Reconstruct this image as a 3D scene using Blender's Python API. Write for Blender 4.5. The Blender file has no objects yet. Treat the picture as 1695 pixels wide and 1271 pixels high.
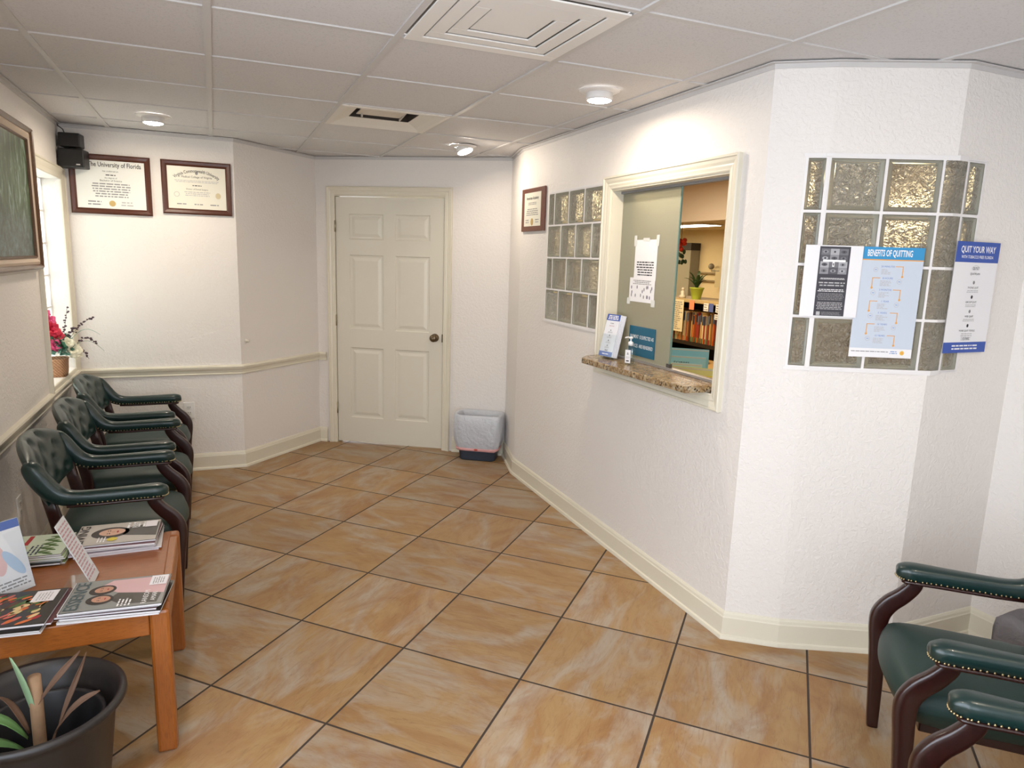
import bpy, bmesh, math, random
from mathutils import Vector, Matrix
R_=random.Random(7)
SC=bpy.context.scene; COL=SC.collection
# ------------------------------------------------------------------ camera
ZC=2.335; CH=1.588
cam_d=bpy.data.cameras.new('camera'); cam=bpy.data.objects.new('camera',cam_d); COL.objects.link(cam)
cam_d.sensor_width=36; cam_d.sensor_fit='HORIZONTAL'; cam_d.lens=1141.24/1695*36; cam_d.clip_start=.02
r=Vector((0.92033626,-0.38990535,0.03090297)); u=Vector((0.04199717,0.17706475,0.98330276)); w=Vector((0.38886683,0.90367134,-0.17933403))
cam.matrix_world=Matrix(((r.x,u.x,-w.x,0),(r.y,u.y,-w.y,0),(r.z,u.z,-w.z,CH),(0,0,0,1)))
SC.camera=cam
# ------------------------------------------------------------------ world, daylight, exposure
SC.view_settings.view_transform='Standard'; SC.view_settings.look='None'; SC.view_settings.gamma=1; SC.view_settings.exposure=0.68
wd=bpy.data.worlds.new('sky'); SC.world=wd; wd.use_nodes=True
bg=wd.node_tree.nodes['Background']; bg.inputs['Color'].default_value=(.92,.96,1,1); bg.inputs['Strength'].default_value=1.6
def area(name,loc,target,sx,sy,power,color):
    l=bpy.data.lights.new(name,'AREA'); l.shape='RECTANGLE'; l.size=sx; l.size_y=sy; l.energy=power; l.color=color
    o=bpy.data.objects.new(name,l); COL.objects.link(o); o.location=loc
    o.rotation_euler=(Vector(target)-Vector(loc)).to_track_quat('-Z','Y').to_euler(); return o
area('daylight_storefront',(-1.15,.30,1.35),(2,.30,1.2),2.1,1.7,42,(.96,.98,1))
area('daylight_entrance',(-.1,-1.45,1.25),(0.1,2,1.1),1.5,1.9,27,(.96,.98,1))
area('daylight_glass_block',(-1.35,4.9,1.5),(2,4.9,1.2),.9,1.4,15,(1,.97,.92))
area('office_fluorescent',(3.1,4.9,2.31),(3.1,4.9,0),.6,1.2,30,(1,.80,.52))
area('office_fluorescent_far',(5.1,8.7,2.03),(5.1,8.7,0),1.6,1.2,28,(1,.82,.56))
area('bay_block_fill',(3.5,2.7,2.31),(3.5,2.7,0),.6,.6,14,(1,.78,.48))  # unseen lamp added to light the bay glass blocks warmly from behind
# ------------------------------------------------------------------ materials
def rgb(s):
    s=s.lstrip('#'); v=[int(s[i:i+2],16)/255 for i in (0,2,4)]
    return tuple(c/12.92 if c<=.04045 else ((c+.055)/1.055)**2.4 for c in v)+(1,)
class NT:
    def __init__(s,name):
        s.m=bpy.data.materials.new(name); s.m.use_nodes=True; s.t=s.m.node_tree; s.b=s.t.nodes['Principled BSDF']; s.out=s.t.nodes['Material Output']
    def n(s,typ,**kw):
        x=s.t.nodes.new(typ)
        for k,v in kw.items():
            if k.startswith('_'): setattr(x,k[1:],v)
            else:
                i=x.inputs[int(k[1:])] if k[0]=='i' and k[1:].isdigit() else x.inputs[k]
                if hasattr(v,'is_output') or isinstance(v,bpy.types.NodeSocket): s.t.links.new(v,i)
                else: i.default_value=v
        return x
    def l(s,a,b): s.t.links.new(a,b)
    def math(s,op,a,b=0.,c=None):
        x=s.n('ShaderNodeMath',_operation=op)
        for i,v in enumerate((a,b,c)):
            if v is None: continue
            if isinstance(v,bpy.types.NodeSocket): s.l(v,x.inputs[i])
            else: x.inputs[i].default_value=v
        return x.outputs[0]
    def mix(s,f,a,b,mode='MIX'):
        x=s.n('ShaderNodeMix',_data_type='RGBA',_blend_type=mode)
        for i,v in ((0,f),(6,a),(7,b)):
            if isinstance(v,bpy.types.NodeSocket): s.l(v,x.inputs[i])
            else: x.inputs[i].default_value=v
        return x.outputs[2]
    def ramp(s,f,stops):
        x=s.n('ShaderNodeValToRGB'); s.l(f,x.inputs[0]); e=x.color_ramp.elements
        while len(e)<len(stops): e.new(.5)
        for k,(p,c) in zip(e,stops): k.position=p; k.color=c if len(c)==4 else (*c,1)
        return x.outputs[0]
    def noise(s,vec,scale,detail=3,rough=.5,dist=0.):
        return s.n('ShaderNodeTexNoise',Vector=vec,Scale=scale,Detail=detail,Roughness=rough,Distortion=dist).outputs[0]
    def bump(s,h,st,dist=.01):
        x=s.n('ShaderNodeBump',Height=h,Strength=st,Distance=dist); s.l(x.outputs[0],s.b.inputs['Normal']); return x
MC={}
def M(name,col,rough=.5,metal=0.,bump=None,var=0.,coat=0.,spec=.5,emit=None,es=0.,vs=3.,sheen=0):
    if name in MC: return MC[name]
    t=NT(name); c=rgb(col) if isinstance(col,str) else col
    t.b.inputs['Base Color'].default_value=c; t.b.inputs['Roughness'].default_value=rough; t.b.inputs['Metallic'].default_value=metal
    t.b.inputs['Coat Weight'].default_value=coat; t.b.inputs['Specular IOR Level'].default_value=spec
    co=t.n('ShaderNodeTexCoord').outputs['Object']
    n=t.noise(co,vs,3)
    if var<=0: var=.015
    a=tuple(x*(1-var) for x in c[:3])+(1,); b=tuple(min(1,x*(1+var)) for x in c[:3])+(1,)
    t.l(t.mix(n,a,b),t.b.inputs['Base Color'])
    if bump: t.bump(t.noise(co,bump[0],3),bump[1],bump[2] if len(bump)>2 else .002)
    if emit: t.b.inputs['Emission Color'].default_value=rgb(emit) if isinstance(emit,str) else emit; t.b.inputs['Emission Strength'].default_value=es
    MC[name]=t.m; return t.m
def wall_mat(name,col):
    t=NT(name); co=t.n('ShaderNodeTexCoord').outputs['Object']; c=rgb(col)
    big=t.noise(co,1.3,3); t.l(t.mix(big,tuple(x*.975 for x in c[:3])+(1,),tuple(min(1,x*1.02) for x in c[:3])+(1,)),t.b.inputs['Base Color'])
    n1=t.noise(co,60,4,.55,.6); n2=t.noise(co,17,3)
    h=t.math('ADD',t.ramp(n1,[(.40,(0,0,0)),(.62,(1,1,1))]),t.math('MULTIPLY',n2,.6))
    t.bump(h,.5,.0022); t.b.inputs['Roughness'].default_value=.52; t.b.inputs['Specular IOR Level'].default_value=.4
    MC[name]=t.m; return t.m
WALL=wall_mat('textured_wall_paint','#e6e1dc')
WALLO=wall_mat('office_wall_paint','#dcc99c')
TRIM=M('cream_trim_paint','#dcd6c4',.32,bump=(25,.05,.001))
DOOR=M('cream_door_paint','#dad5c7',.34,bump=(90,.06,.0006))
CEIL=None
def ceil_mat():
    t=NT('acoustic_ceiling_tile'); co=t.n('ShaderNodeTexCoord').outputs['Object']; c=rgb('#d5d2d1')
    n=t.noise(co,130,4,.6); m=t.noise(co,2.,2)
    col=t.mix(m,tuple(x*.97 for x in c[:3])+(1,),c); t.l(t.mix(t.ramp(n,[(.36,(.0,0,0)),(.46,(1,1,1))]),tuple(x*.86 for x in c[:3])+(1,),col),t.b.inputs['Base Color'])
    t.bump(n,.25,.0015); t.b.inputs['Roughness'].default_value=.8; return t.m
CEIL=ceil_mat()
TEE=M('ceiling_tee_paint','#c9c6c4',.5)
def floor_mat():
    t=NT('ceramic_floor_tile'); T=.5137; s=math.sqrt(.5)
    co=t.n('ShaderNodeTexCoord').outputs['Object']
    off=t.n('ShaderNodeVectorMath',_operation='SUBTRACT',i0=co,i1=(.6464,6.1741,0)).outputs[0]
    def dot(v): return t.math('DIVIDE',t.n('ShaderNodeVectorMath',_operation='DOT_PRODUCT',i0=off,i1=v).outputs['Value'],T)
    U=dot((s,-s,0)); V=dot((s,s,0))
    def edge(a): return t.math('MULTIPLY',t.math('ABSOLUTE',t.math('SUBTRACT',t.math('FRACT',t.math('ADD',a,.5)),.5)),T)
    d=t.math('MINIMUM',edge(U),edge(V))
    grout=t.math('LESS_THAN',d,.0042)
    cu=t.math('FLOOR',U); cv=t.math('FLOOR',V)
    idv=t.n('ShaderNodeCombineXYZ',X=cu,Y=cv,Z=0.).outputs[0]
    wn=t.n('ShaderNodeTexWhiteNoise',_noise_dimensions='3D',Vector=idv)
    rv=wn.outputs['Color']; rnd=wn.outputs['Value']
    # each tile has its own rotated piece of pattern
    loc=t.n('ShaderNodeCombineXYZ',X=t.math('FRACT',U),Y=t.math('FRACT',V),Z=0.).outputs[0]
    ang=t.math('MULTIPLY',t.math('FLOOR',t.math('MULTIPLY',rnd,4.)),math.pi/2)
    rot=t.n('ShaderNodeVectorRotate',_rotation_type='Z_AXIS',Vector=loc,Center=(.5,.5,0),Angle=ang).outputs[0]
    sh=t.n('ShaderNodeVectorMath',_operation='MULTIPLY_ADD',i0=rv,i1=(13,13,13),i2=rot).outputs[0]
    st=t.n('ShaderNodeVectorMath',_operation='MULTIPLY',i0=sh,i1=(.75,1.7,1)).outputs[0]
    a=t.noise(st,1.15,5,.6,1.0); b=t.noise(st,1.5,6,.62,1.1); fine=t.noise(t.n('ShaderNodeVectorMath',_operation='MULTIPLY',i0=st,i1=(.5,1.5,1)).outputs[0],9,5,.65,2.5)
    base=t.ramp(a,[(.24,rgb('#a37648')),(.40,rgb('#b48957')),(.54,rgb('#bf9a68')),(.66,rgb('#b58a58')),(.80,rgb('#ab7c4c'))])
    haze=t.math('MULTIPLY',t.ramp(b,[(.45,(0,0,0)),(.64,(1,1,1))]),.75)
    base=t.mix(haze,base,rgb('#c6baaa'))
    rus=t.math('MULTIPLY',t.ramp(t.noise(st,1.3,6,.68,2.),[(.50,(0,0,0)),(.70,(1,1,1))]),.55)
    base=t.mix(rus,base,rgb('#9f6a40'))
    base=t.mix(t.math('MULTIPLY',t.ramp(fine,[(.52,(0,0,0)),(.70,(1,1,1))]),.38),base,rgb('#8a5f3d'))
    tint=t.math('ADD',.62,t.math('MULTIPLY',rnd,.12))
    base=t.n('ShaderNodeVectorMath',_operation='SCALE',i0=base,Scale=tint).outputs[0]
    t.l(t.mix(grout,base,rgb('#3d322a')),t.b.inputs['Base Color'])
    t.l(t.math('ADD',t.math('MULTIPLY',grout,.4),t.math('ADD',.36,t.math('MULTIPLY',b,.16))),t.b.inputs['Roughness'])
    h=t.math('ADD',t.math('MULTIPLY',t.math('MINIMUM',t.math('DIVIDE',d,.008),1.),1.),t.math('MULTIPLY',t.noise(co,14,4),.25))
    t.bump(h,.5,.002); t.b.inputs['Specular IOR Level'].default_value=.45
    return t.m
FLOOR=floor_mat()
def wood_mat(name,c1,c2,rough=.35,sc=(1,14,14),coat=.2):
    t=NT(name); co=t.n('ShaderNodeTexCoord').outputs['Object']
    v=t.n('ShaderNodeVectorMath',_operation='MULTIPLY',i0=co,i1=sc).outputs[0]
    n=t.noise(v,5,5,.6,1.2); f=t.noise(v,22,3,.6)
    c=t.mix(n,rgb(c1),rgb(c2)); d=rgb(c1); c=t.mix(t.math('MULTIPLY',t.ramp(f,[(.5,(0,0,0)),(.62,(1,1,1))]),.35),c,tuple(x*.55 for x in d[:3])+(1,))
    t.l(c,t.b.inputs['Base Color']); t.b.inputs['Roughness'].default_value=rough; t.b.inputs['Coat Weight'].default_value=coat
    t.bump(f,.08,.0008); MC[name]=t.m; return t.m
OAK=wood_mat('golden_oak','#8f5324','#a9682f',.34,(14,1.6,14)); OAKX=wood_mat('golden_oak_long_grain','#87491a','#a25f24',.34,(1.6,14,14)); OAKZ=wood_mat('golden_oak_upright','#87491a','#a25f24',.34,(14,14,1.2))
MAHO=wood_mat('dark_mahogany','#1f0a08','#34130f',.3,(10,10,2),.15); FRW=wood_mat('frame_wood','#44200f','#5a2c1a',.34,(12,12,12),.4)
PLAQ=wood_mat('plaque_wood','#5a2c1c','#74402a',.35,(12,12,3),.3)
GREEN=M('green_leather','#0e2927',.32,bump=(220,.12,.0006),var=.10,coat=.12)
GREENS=M('green_seat_leather','#16302c',.48,bump=(220,.12,.0006),var=.08)
BRASS=M('brass_nail','#b7a780',.28,1.); WHITEP=M('white_paper','#e9e8ea',.6); BLACKP=M('black_plastic','#0b0b0d',.42)
def granite():
    t=NT('speckled_granite'); co=t.n('ShaderNodeTexCoord').outputs['Object']
    v=t.n('ShaderNodeTexVoronoi',Vector=co,Scale=115.).outputs['Color']; bw=t.n('ShaderNodeSeparateColor',Color=v).outputs[0]
    n=t.noise(co,24,4,.7)
    c=t.ramp(bw,[(.0,rgb('#1d1712')),(.2,rgb('#5f4a35')),(.38,rgb('#a08a68')),(.62,rgb('#b7a27c')),(.82,rgb('#8c8377')),(1,rgb('#c4b79c'))])
    c=t.mix(t.ramp(n,[(.42,(0,0,0)),(.6,(.75,.75,.75))]),c,rgb('#8a6c45'))
    t.l(c,t.b.inputs['Base Color']); t.b.inputs['Roughness'].default_value=.2; return t.m
GRAN=granite()
def glassblock(name,tint,bscale,bst,rough,mixd=.25,dc='#b8b8a4'):
    t=NT(name); co=t.n('ShaderNodeTexCoord').outputs['Object']
    v=t.n('ShaderNodeVectorMath',_operation='MULTIPLY',i0=co,i1=(1,1,.8)).outputs[0]
    t.b.inputs['Base Color'].default_value=rgb(tint); t.b.inputs['Transmission Weight'].default_value=1-mixd; t.b.inputs['IOR'].default_value=1.35
    t.b.inputs['Roughness'].default_value=rough
    if bst: t.bump(t.noise(v,bscale,3,.5,1.8),bst,.07)
    return t.m
GBP=glassblock('wavy_glass_block','#f0eddf',42,1.,.12,.30); GBR=glassblock('glass_block_rim','#bfc1b2',30,0,.1,.30)
GROUT=M('white_block_grout','#e6e3e2',.6,bump=(80,.2,.001))
def frost(name,c,mixw,rough=.35):
    t=NT(name); t.b.inputs['Base Color'].default_value=rgb(c); t.b.inputs['Roughness'].default_value=rough; t.b.inputs['Transmission Weight'].default_value=mixw; t.b.inputs['IOR'].default_value=1.3
    co=t.n('ShaderNodeTexCoord').outputs['Object']; t.bump(t.noise(co,160,2),.12,.001); return t.m
FROST=frost('frosted_pane','#b9b9a6',.55,.4); FEDGE=M('green_glass_edge','#6f8d84',.15)
def clear(name,c='#ffffff',alpha=.12,rough=.05):
    t=NT(name); tr=t.n('ShaderNodeBsdfTransparent',Color=rgb(c)); gl=t.n('ShaderNodeBsdfGlossy',Color=(1,1,1,1),Roughness=rough)
    fr=t.n('ShaderNodeLayerWeight',Blend=.25).outputs['Facing']; f=t.math('ADD',t.math('MULTIPLY',t.math('POWER',fr,5.),.3),.03+alpha*.1)
    mx=t.n('ShaderNodeMixShader',i0=f,i1=tr.outputs[0],i2=gl.outputs[0]); t.l(mx.outputs[0],t.out.inputs[0]); return t.m
CLEAR=clear('clear_acrylic','#fafcfd'); PANE=clear('window_pane_glass','#f6faff')
def window_block():
    t=NT('daylight_glass_block'); tl=t.n('ShaderNodeBsdfTranslucent',Color=(.9,.93,.9,1)); gl=t.n('ShaderNodeBsdfGlossy',Color=(1,1,1,1),Roughness=.1)
    tr=t.n('ShaderNodeBsdfTransparent',Color=(.9,.95,.95,1))
    a=t.n('ShaderNodeMixShader',i0=.06,i1=tl.outputs[0],i2=tr.outputs[0]); b=t.n('ShaderNodeMixShader',i0=.1,i1=a.outputs[0],i2=gl.outputs[0]); t.l(b.outputs[0],t.out.inputs[0]); return t.m
WGB=window_block()
# ------------------------------------------------------------------ mesh builder
def spline(path,sec,k=4):
    P=[Vector(p) for p in path]; S=[Vector((a,b,0)) for a,b in sec]; oP=[];oS=[]; n=len(P)
    def cr(A,i,t):
        a,b,c,d=A[max(i-1,0)],A[i],A[i+1],A[min(i+2,n-1)]
        return .5*((2*b)+(c-a)*t+(2*a-5*b+4*c-d)*t*t+(3*b-a-3*c+d)*t**3)
    for i in range(n-1):
        for j in range(k): oP.append(cr(P,i,j/k)); q=cr(S,i,j/k); oS.append((max(.001,q.x),max(.001,q.y)))
    oP.append(P[-1]); oS.append(sec[-1]); return oP,oS
class MB:
    def __init__(s): s.v=[]; s.f=[]; s.mi=[]; s.sm=[]
    def add(s,vs,fs,mi=0,sm=False):
        b=len(s.v); s.v+= [tuple(x) for x in vs]
        for f in fs: s.f.append(tuple(b+i for i in f)); s.mi.append(mi); s.sm.append(sm)
        return s
    def box(s,x0,x1,y0,y1,z0,z1,mi=0,mat=None):
        vs=[Vector((x,y,z)) for x in (x0,x1) for y in (y0,y1) for z in (z0,z1)]
        if mat is not None: vs=[mat@v for v in vs]
        return s.add(vs,[(0,1,3,2),(4,6,7,5),(0,4,5,1),(2,3,7,6),(0,2,6,4),(1,5,7,3)],mi)
    def prism(s,pts,z0,z1,mi=0,mat=None,sm=False):
        n=len(pts); vs=[Vector((p[0],p[1],z)) for z in (z0,z1) for p in pts]
        if mat is not None: vs=[mat@v for v in vs]
        s.add(vs,[tuple(range(n))[::-1],tuple(range(n,2*n))],mi,False)
        b=len(s.v)-2*n
        for i in range(n): s.f.append((b+i,b+(i+1)%n,b+n+(i+1)%n,b+n+i)); s.mi.append(mi); s.sm.append(sm)
        return s
    def lathe(s,prof,n=32,mi=0,mat=None,cap=True,sm=True):
        vs=[]; fs=[]
        for rr,z in prof:
            for k in range(n):
                a=2*math.pi*k/n; v=Vector((rr*math.cos(a),rr*math.sin(a),z)); vs.append(mat@v if mat is not None else v)
        for j in range(len(prof)-1):
            for k in range(n): fs.append((j*n+k,j*n+(k+1)%n,(j+1)*n+(k+1)%n,(j+1)*n+k))
        s.add(vs,fs,mi,sm)
        if cap:
            b=len(s.v)-len(vs); s.f.append(tuple(b+k for k in range(n))[::-1]); s.f.append(tuple(b+(len(prof)-1)*n+k for k in range(n))); s.mi+=[mi,mi]; s.sm+=[False,False]
        return s
    def cyl(s,p0,p1,r0,r1=None,n=12,mi=0):
        p0=Vector(p0); p1=Vector(p1); d=p1-p0; q=d.to_track_quat('Z','Y').to_matrix().to_4x4(); q.translation=p0
        return s.lathe([(r0,0),(r0 if r1 is None else r1,d.length)],n,mi,q)
    def sweep(s,path,sec,n=14,mi=0,power=2.,up=(0,0,1),caps=True,rnd=True):
        """path: points; sec: (halfwidth, halfheight) per point; rounded (superellipse) section"""
        P=[Vector(p) for p in path]; rings=[]; up=Vector(up)
        for i,p in enumerate(P):
            t=(P[min(i+1,len(P)-1)]-P[max(i-1,0)]).normalized(); side=t.cross(up)
            side=side.normalized() if side.length>1e-5 else Vector((1,0,0)); nn=side.cross(t).normalized()
            a,b=sec[i]; ring=[]
            for k in range(n):
                an=2*math.pi*(k+.5)/n; c=math.cos(an); q=math.sin(an)
                x=math.copysign(abs(c)**(2/power),c)*a; y=math.copysign(abs(q)**(2/power),q)*b
                ring.append(p+side*x+nn*y)
            rings.append(ring)
        vs=[v for rg in rings for v in rg]; fs=[]
        for j in range(len(rings)-1):
            for k in range(n): fs.append((j*n+k,j*n+(k+1)%n,(j+1)*n+(k+1)%n,(j+1)*n+k))
        if caps: fs.append(tuple(range(n))[::-1]); fs.append(tuple((len(rings)-1)*n+k for k in range(n)))
        return s.add(vs,fs,mi,rnd)
    def ball(s,c,rad,mi=0,seg=8,rings=5,sc=(1,1,1)):
        c=Vector(c); prof=[(math.sin(math.pi*j/rings)*rad,-math.cos(math.pi*j/rings)*rad) for j in range(rings+1)]
        prof[0]=(rad*.02,prof[0][1]); prof[-1]=(rad*.02,prof[-1][1])
        m=Matrix.Translation(c)@Matrix.Diagonal((*sc,1)); return s.lathe(prof,seg,mi,m)
    def quad(s,a,b,c,d,mi=0): return s.add([a,b,c,d],[(0,1,2,3)],mi)
    def build(s,name,mats,parent=None,bevel=0,subsurf=0,fixn=True):
        me=bpy.data.meshes.new(name); me.from_pydata(s.v,[],s.f)
        for m in (mats if isinstance(mats,(list,tuple)) else [mats]): me.materials.append(m)
        me.polygons.foreach_set('material_index',s.mi); me.polygons.foreach_set('use_smooth',s.sm)
        if fixn:
            bm=bmesh.new(); bm.from_mesh(me); bmesh.ops.recalc_face_normals(bm,faces=bm.faces); bm.to_mesh(me); bm.free()
        me.update(); o=bpy.data.objects.new(name,me); COL.objects.link(o)
        if parent is not None: o.parent=parent
        if bevel:
            b=o.modifiers.new('bevel','BEVEL'); b.width=bevel; b.segments=2; b.limit_method='ANGLE'; b.angle_limit=math.radians(40)
        if subsurf:
            q=o.modifiers.new('sub','SUBSURF'); q.levels=subsurf; q.render_levels=subsurf
        return o
def thing(name,label,cat,loc=(0,0,0),rotz=0,group=None,mat=None):
    o=bpy.data.objects.new(name,None); COL.objects.link(o); o.empty_display_size=.05
    if mat is not None: o.matrix_world=mat
    else: o.location=loc; o.rotation_euler=(0,0,rotz)
    o['label']=label; o['category']=cat
    if group: o['group']=group
    return o
def tag(o,label,cat,group=None,kind=None):
    o['label']=label; o['category']=cat
    if group: o['group']=group
    if kind: o['kind']=kind
    return o
def st(o,label=None):
    o['kind']='structure'
    if label: o['label']=label
    return o
def stroot(name,mat=None,loc=(0,0,0)):
    o=bpy.data.objects.new(name,None); COL.objects.link(o); o.empty_display_size=.05
    if mat is not None: o.matrix_world=mat
    else: o.location=loc
    o['kind']='structure'; return o
def copy_tree(o,parent=None):
    c=o.copy(); COL.objects.link(c)
    if parent is not None: c.parent=parent
    for ch in list(o.children): copy_tree(ch,c)
    return c
def frame_on(A,B,l,z,out=0.):
    """matrix on wall line A->B: local x along wall, y up, z into the room (right side of A->B)"""
    A=Vector(A[:2]); B=Vector(B[:2]); t=(B-A).normalized(); n=Vector((t.y,-t.x)); p=A+t*l+n*out
    X=Vector((t.x,t.y,0)); Y=Vector((0,0,1)); Z=Vector((n.x,n.y,0))
    return Matrix(((X.x,Y.x,Z.x,p.x),(X.y,Y.y,Z.y,p.y),(X.z,Y.z,Z.z,z),(0,0,0,1)))
# ------------------------------------------------------------------ print helper: flat ink on a sheet
class Print:
    """2-D shapes in sheet coordinates (x right, y up, origin centre), stacked a hair apart"""
    def __init__(s): s.mb=MB(); s.mats=[]; s.layer=0
    def mi(s,m):
        if m not in s.mats: s.mats.append(m)
        return s.mats.index(m)
    def z(s,l): return .0004+.00022*l
    def rect(s,x0,x1,y0,y1,m,l=0): z=s.z(l); s.mb.quad((x0,y0,z),(x1,y0,z),(x1,y1,z),(x0,y1,z),s.mi(m)); return s
    def poly(s,pts,m,l=0): z=s.z(l); s.mb.add([(p[0],p[1],z) for p in pts],[tuple(range(len(pts)))],s.mi(m)); return s
    def ell(s,cx,cy,rx,ry,m,l=0,n=20,rot=0.):
        c,q=math.cos(rot),math.sin(rot); return s.poly([(cx+rx*math.cos(a)*c-ry*math.sin(a)*q,cy+rx*math.cos(a)*q+ry*math.sin(a)*c) for a in [2*math.pi*k/n for k in range(n)]],m,l)
    def text(s,body,cx,cy,h,m,l=1,align='CENTER',width=None,arc=None,bold=0.,rot=0.,shear=0.):
        cu=bpy.data.curves.new('t','FONT'); cu.body=body; cu.size=h; cu.align_x=align; cu.align_y='CENTER'; cu.resolution_u=2; cu.offset=bold*h; cu.shear=shear
        o=bpy.data.objects.new('t',cu); me=bpy.data.meshes.new_from_object(o)
        vs=[v.co.copy() for v in me.vertices]
        if vs:
            x0=min(v.x for v in vs); x1=max(v.x for v in vs); k=(width/(x1-x0)) if width else 1
            c,q=math.cos(rot),math.sin(rot); out=[]
            for v in vs:
                x=v.x*k; y=v.y
                if arc: a=x/arc; x,y=(arc+y)*math.sin(a),(arc+y)*math.cos(a)-arc
                out.append((cx+x*c-y*q,cy+x*q+y*c,s.z(l)))
            s.mb.add(out,[tuple(p.vertices) for p in me.polygons],s.mi(m))
        bpy.data.meshes.remove(me); bpy.data.objects.remove(o); bpy.data.curves.remove(cu); return s
    def lines(s,x0,x1,y1,y0,n,m,l=1,fill=.45,seed=1,center=True,ragged=.25):
        """n lines of small broken word marks, like print too small to read"""
        rr=random.Random(seed); dy=(y1-y0)/max(n,1)
        for i in range(n):
            yc=y1-dy*(i+.5); hw=(x1-x0)/2*(1-ragged*rr.random()); c=(x0+x1)/2
            a,b=(c-hw,c+hw) if center else (x0,x0+2*hw); x=a
            while x<b:
                wl=min(rr.uniform(.6,2.6)*dy,b-x); s.rect(x,x+wl,yc-dy*fill/2,yc+dy*fill/2,m,l); x+=wl+dy*.35
        return s
    def build(s,parent,name='print'): return s.mb.build(name,s.mats,parent,fixn=False)
INK=M('black_ink','#26252a',.6); GINK=M('grey_ink','#8b8a8c',.6); LINK=M('pale_ink','#b4b3b4',.6); WINK=M('white_ink','#eeeeee',.6)
# ------------------------------------------------------------------ plan of the room
L0=(-.88,-1.3); LB=(-.88,5.335); c2=(.146,5.325); c3=(.768,5.912); t1=(2.11,5.025); t2=(1.995,4.56); C1=(1.96,2.157); C2=(2.137,2.024); C3=(2.547,1.812); RC=(3.045,1.812); R0=(3.045,1.385); D1=(.50,-1.3)
def wall(name,A,B,openings=(),t=.12,e0=0.,e1=0.,mat=WALL,z1=ZC+.03,z0=-.03):
    A=Vector(A);B=Vector(B);L=(B-A).length; m=frame_on(A,B,0,0); mb=MB()
    xs=sorted({-e0,L+e1,*[o[0] for o in openings],*[o[1] for o in openings]}); 
    for a,b in zip(xs,xs[1:]):
        op=[o for o in openings if o[0]<=a+1e-6 and o[1]>=b-1e-6]
        zs=[(z0,z1)] if not op else [(z0,op[0][2]),(op[0][3],z1)]
        for p,q in zs:
            if q-p>1e-4: mb.box(a,b,p,q,-t,0,0,m)
    bm_o=mb.build(name,mat); st(bm_o); return bm_o
LO=1.3 # left wall starts at y=-1.3, so l=y+1.3
wall('wall_left',L0,LB,[(LO-.75,LO+1.35,.5,2.2),(LO+4.54,LO+5.26,.79,1.99)],t=.17,e0=.17,e1=.17)
wall('wall_far_left',LB,c2)
wall('wall_angled',c2,c3,t=.09)
wall('wall_far',c3,t1,[(.149,1.092,-.03,2.05)],e1=.1,e0=.05)
wall('wall_return',t1,t2,e1=-.002,t=.08)
wall('wall_right',t2,C1,[(.455,1.155,1.2,2.0),(1.24,2.206,1.03,1.97)],t=.12)
wall('wall_bay',C1,C2,[(.145,.2215,1.2,2.0)],t=.08)
wall('wall_bay',C2,C3,[(0,.4616,1.2,2.0)],t=.08)
wall('wall_alcove',C3,RC,[(0,.16,1.2,2.0)],t=.08,e1=.12)
wall('wall_near_right',RC,R0,e0=.1,e1=.1)
wall('wall_diagonal',R0,D1,t=.1)
wall('wall_near',D1,L0,[(.15,1.30,.0,2.1)],t=.1,e0=.1)
# floor
mb=MB(); mb.box(-1.2,7.0,-1.6,9.8,-.05,0); st(mb.build('floor',FLOOR))
# ceiling: tiles in tees, cells of the two diffusers left open
CX,CY,CS=-1.2101,3.1653,.6096
mb=MB()
for i in range(0,7):
    for j in range(-8,5):
        if (i,j) in ((3,1),(3,-2)): continue
        x=CX+i*CS; y=CY+j*CS; mb.box(x,x+CS,y,y+CS,ZC+.006,ZC+.03)
st(mb.build('ceiling',CEIL))
mb=MB()
for i in range(0,8): mb.box(CX+i*CS-.0125,CX+i*CS+.0125,CY-8*CS,CY+5*CS,ZC,ZC+.012)
for j in range(-8,6): mb.box(CX,CX+7*CS,CY+j*CS-.0115,CY+j*CS+.0115,ZC+.0008,ZC+.012)
o=mb.build('ceiling_grid',TEE); o.parent=bpy.data.objects['ceiling']
# mouldings
def moulding(name,pts,prof,mat,parent=None):
    P=[Vector(p) for p in pts]; n=len(P); mb=MB(); rings=[]
    for i in range(n):
        d0=(P[i]-P[i-1]).normalized() if i>0 else (P[1]-P[0]).normalized(); d1=(P[i+1]-P[i]).normalized() if i<n-1 else d0
        n0=Vector((d0.y,-d0.x)); n1=Vector((d1.y,-d1.x)); m=(n0+n1).normalized(); k=1/max(.3,m.dot(n0))
        rings.append([Vector((P[i].x+m.x*k*o,P[i].y+m.y*k*o,z)) for o,z in prof])
    q=len(prof); vs=[v for rg in rings for v in rg]; fs=[]
    for j in range(n-1):
        for k in range(q): fs.append((j*q+k,j*q+(k+1)%q,(j+1)*q+(k+1)%q,(j+1)*q+k))
    fs+=[tuple(range(q))[::-1],tuple((n-1)*q+k for k in range(q))]
    mb.add(vs,fs); o=mb.build(name,mat,parent); return o
bbp=[(0,0),(.024,0),(.024,.006),(.0215,.016),(.014,.020),(.014,.097),(.011,.102),(.009,.112),(.004,.121),(0,.122)]
rail=[(0,.697),(.010,.699),(.012,.706),(.008,.712),(.012,.728),(.022,.742),(.026,.756),(.022,.764),(.012,.766),(0,.768)]
def pt(A,B,l): A=Vector(A);B=Vector(B); return tuple(A+(B-A).normalized()*l)
st(moulding('baseboard_left',[L0,LB,c2,c3,pt(c3,t1,.075)],bbp,TRIM))
st(moulding('baseboard_right',[pt(c3,t1,1.17),t1,t2,C1,C2,C3,RC,R0,D1],bbp,TRIM))
st(moulding('trim_1',[(-.88,1.45),LB,c2,c3,pt(c3,t1,.075)],rail,TRIM))
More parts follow.
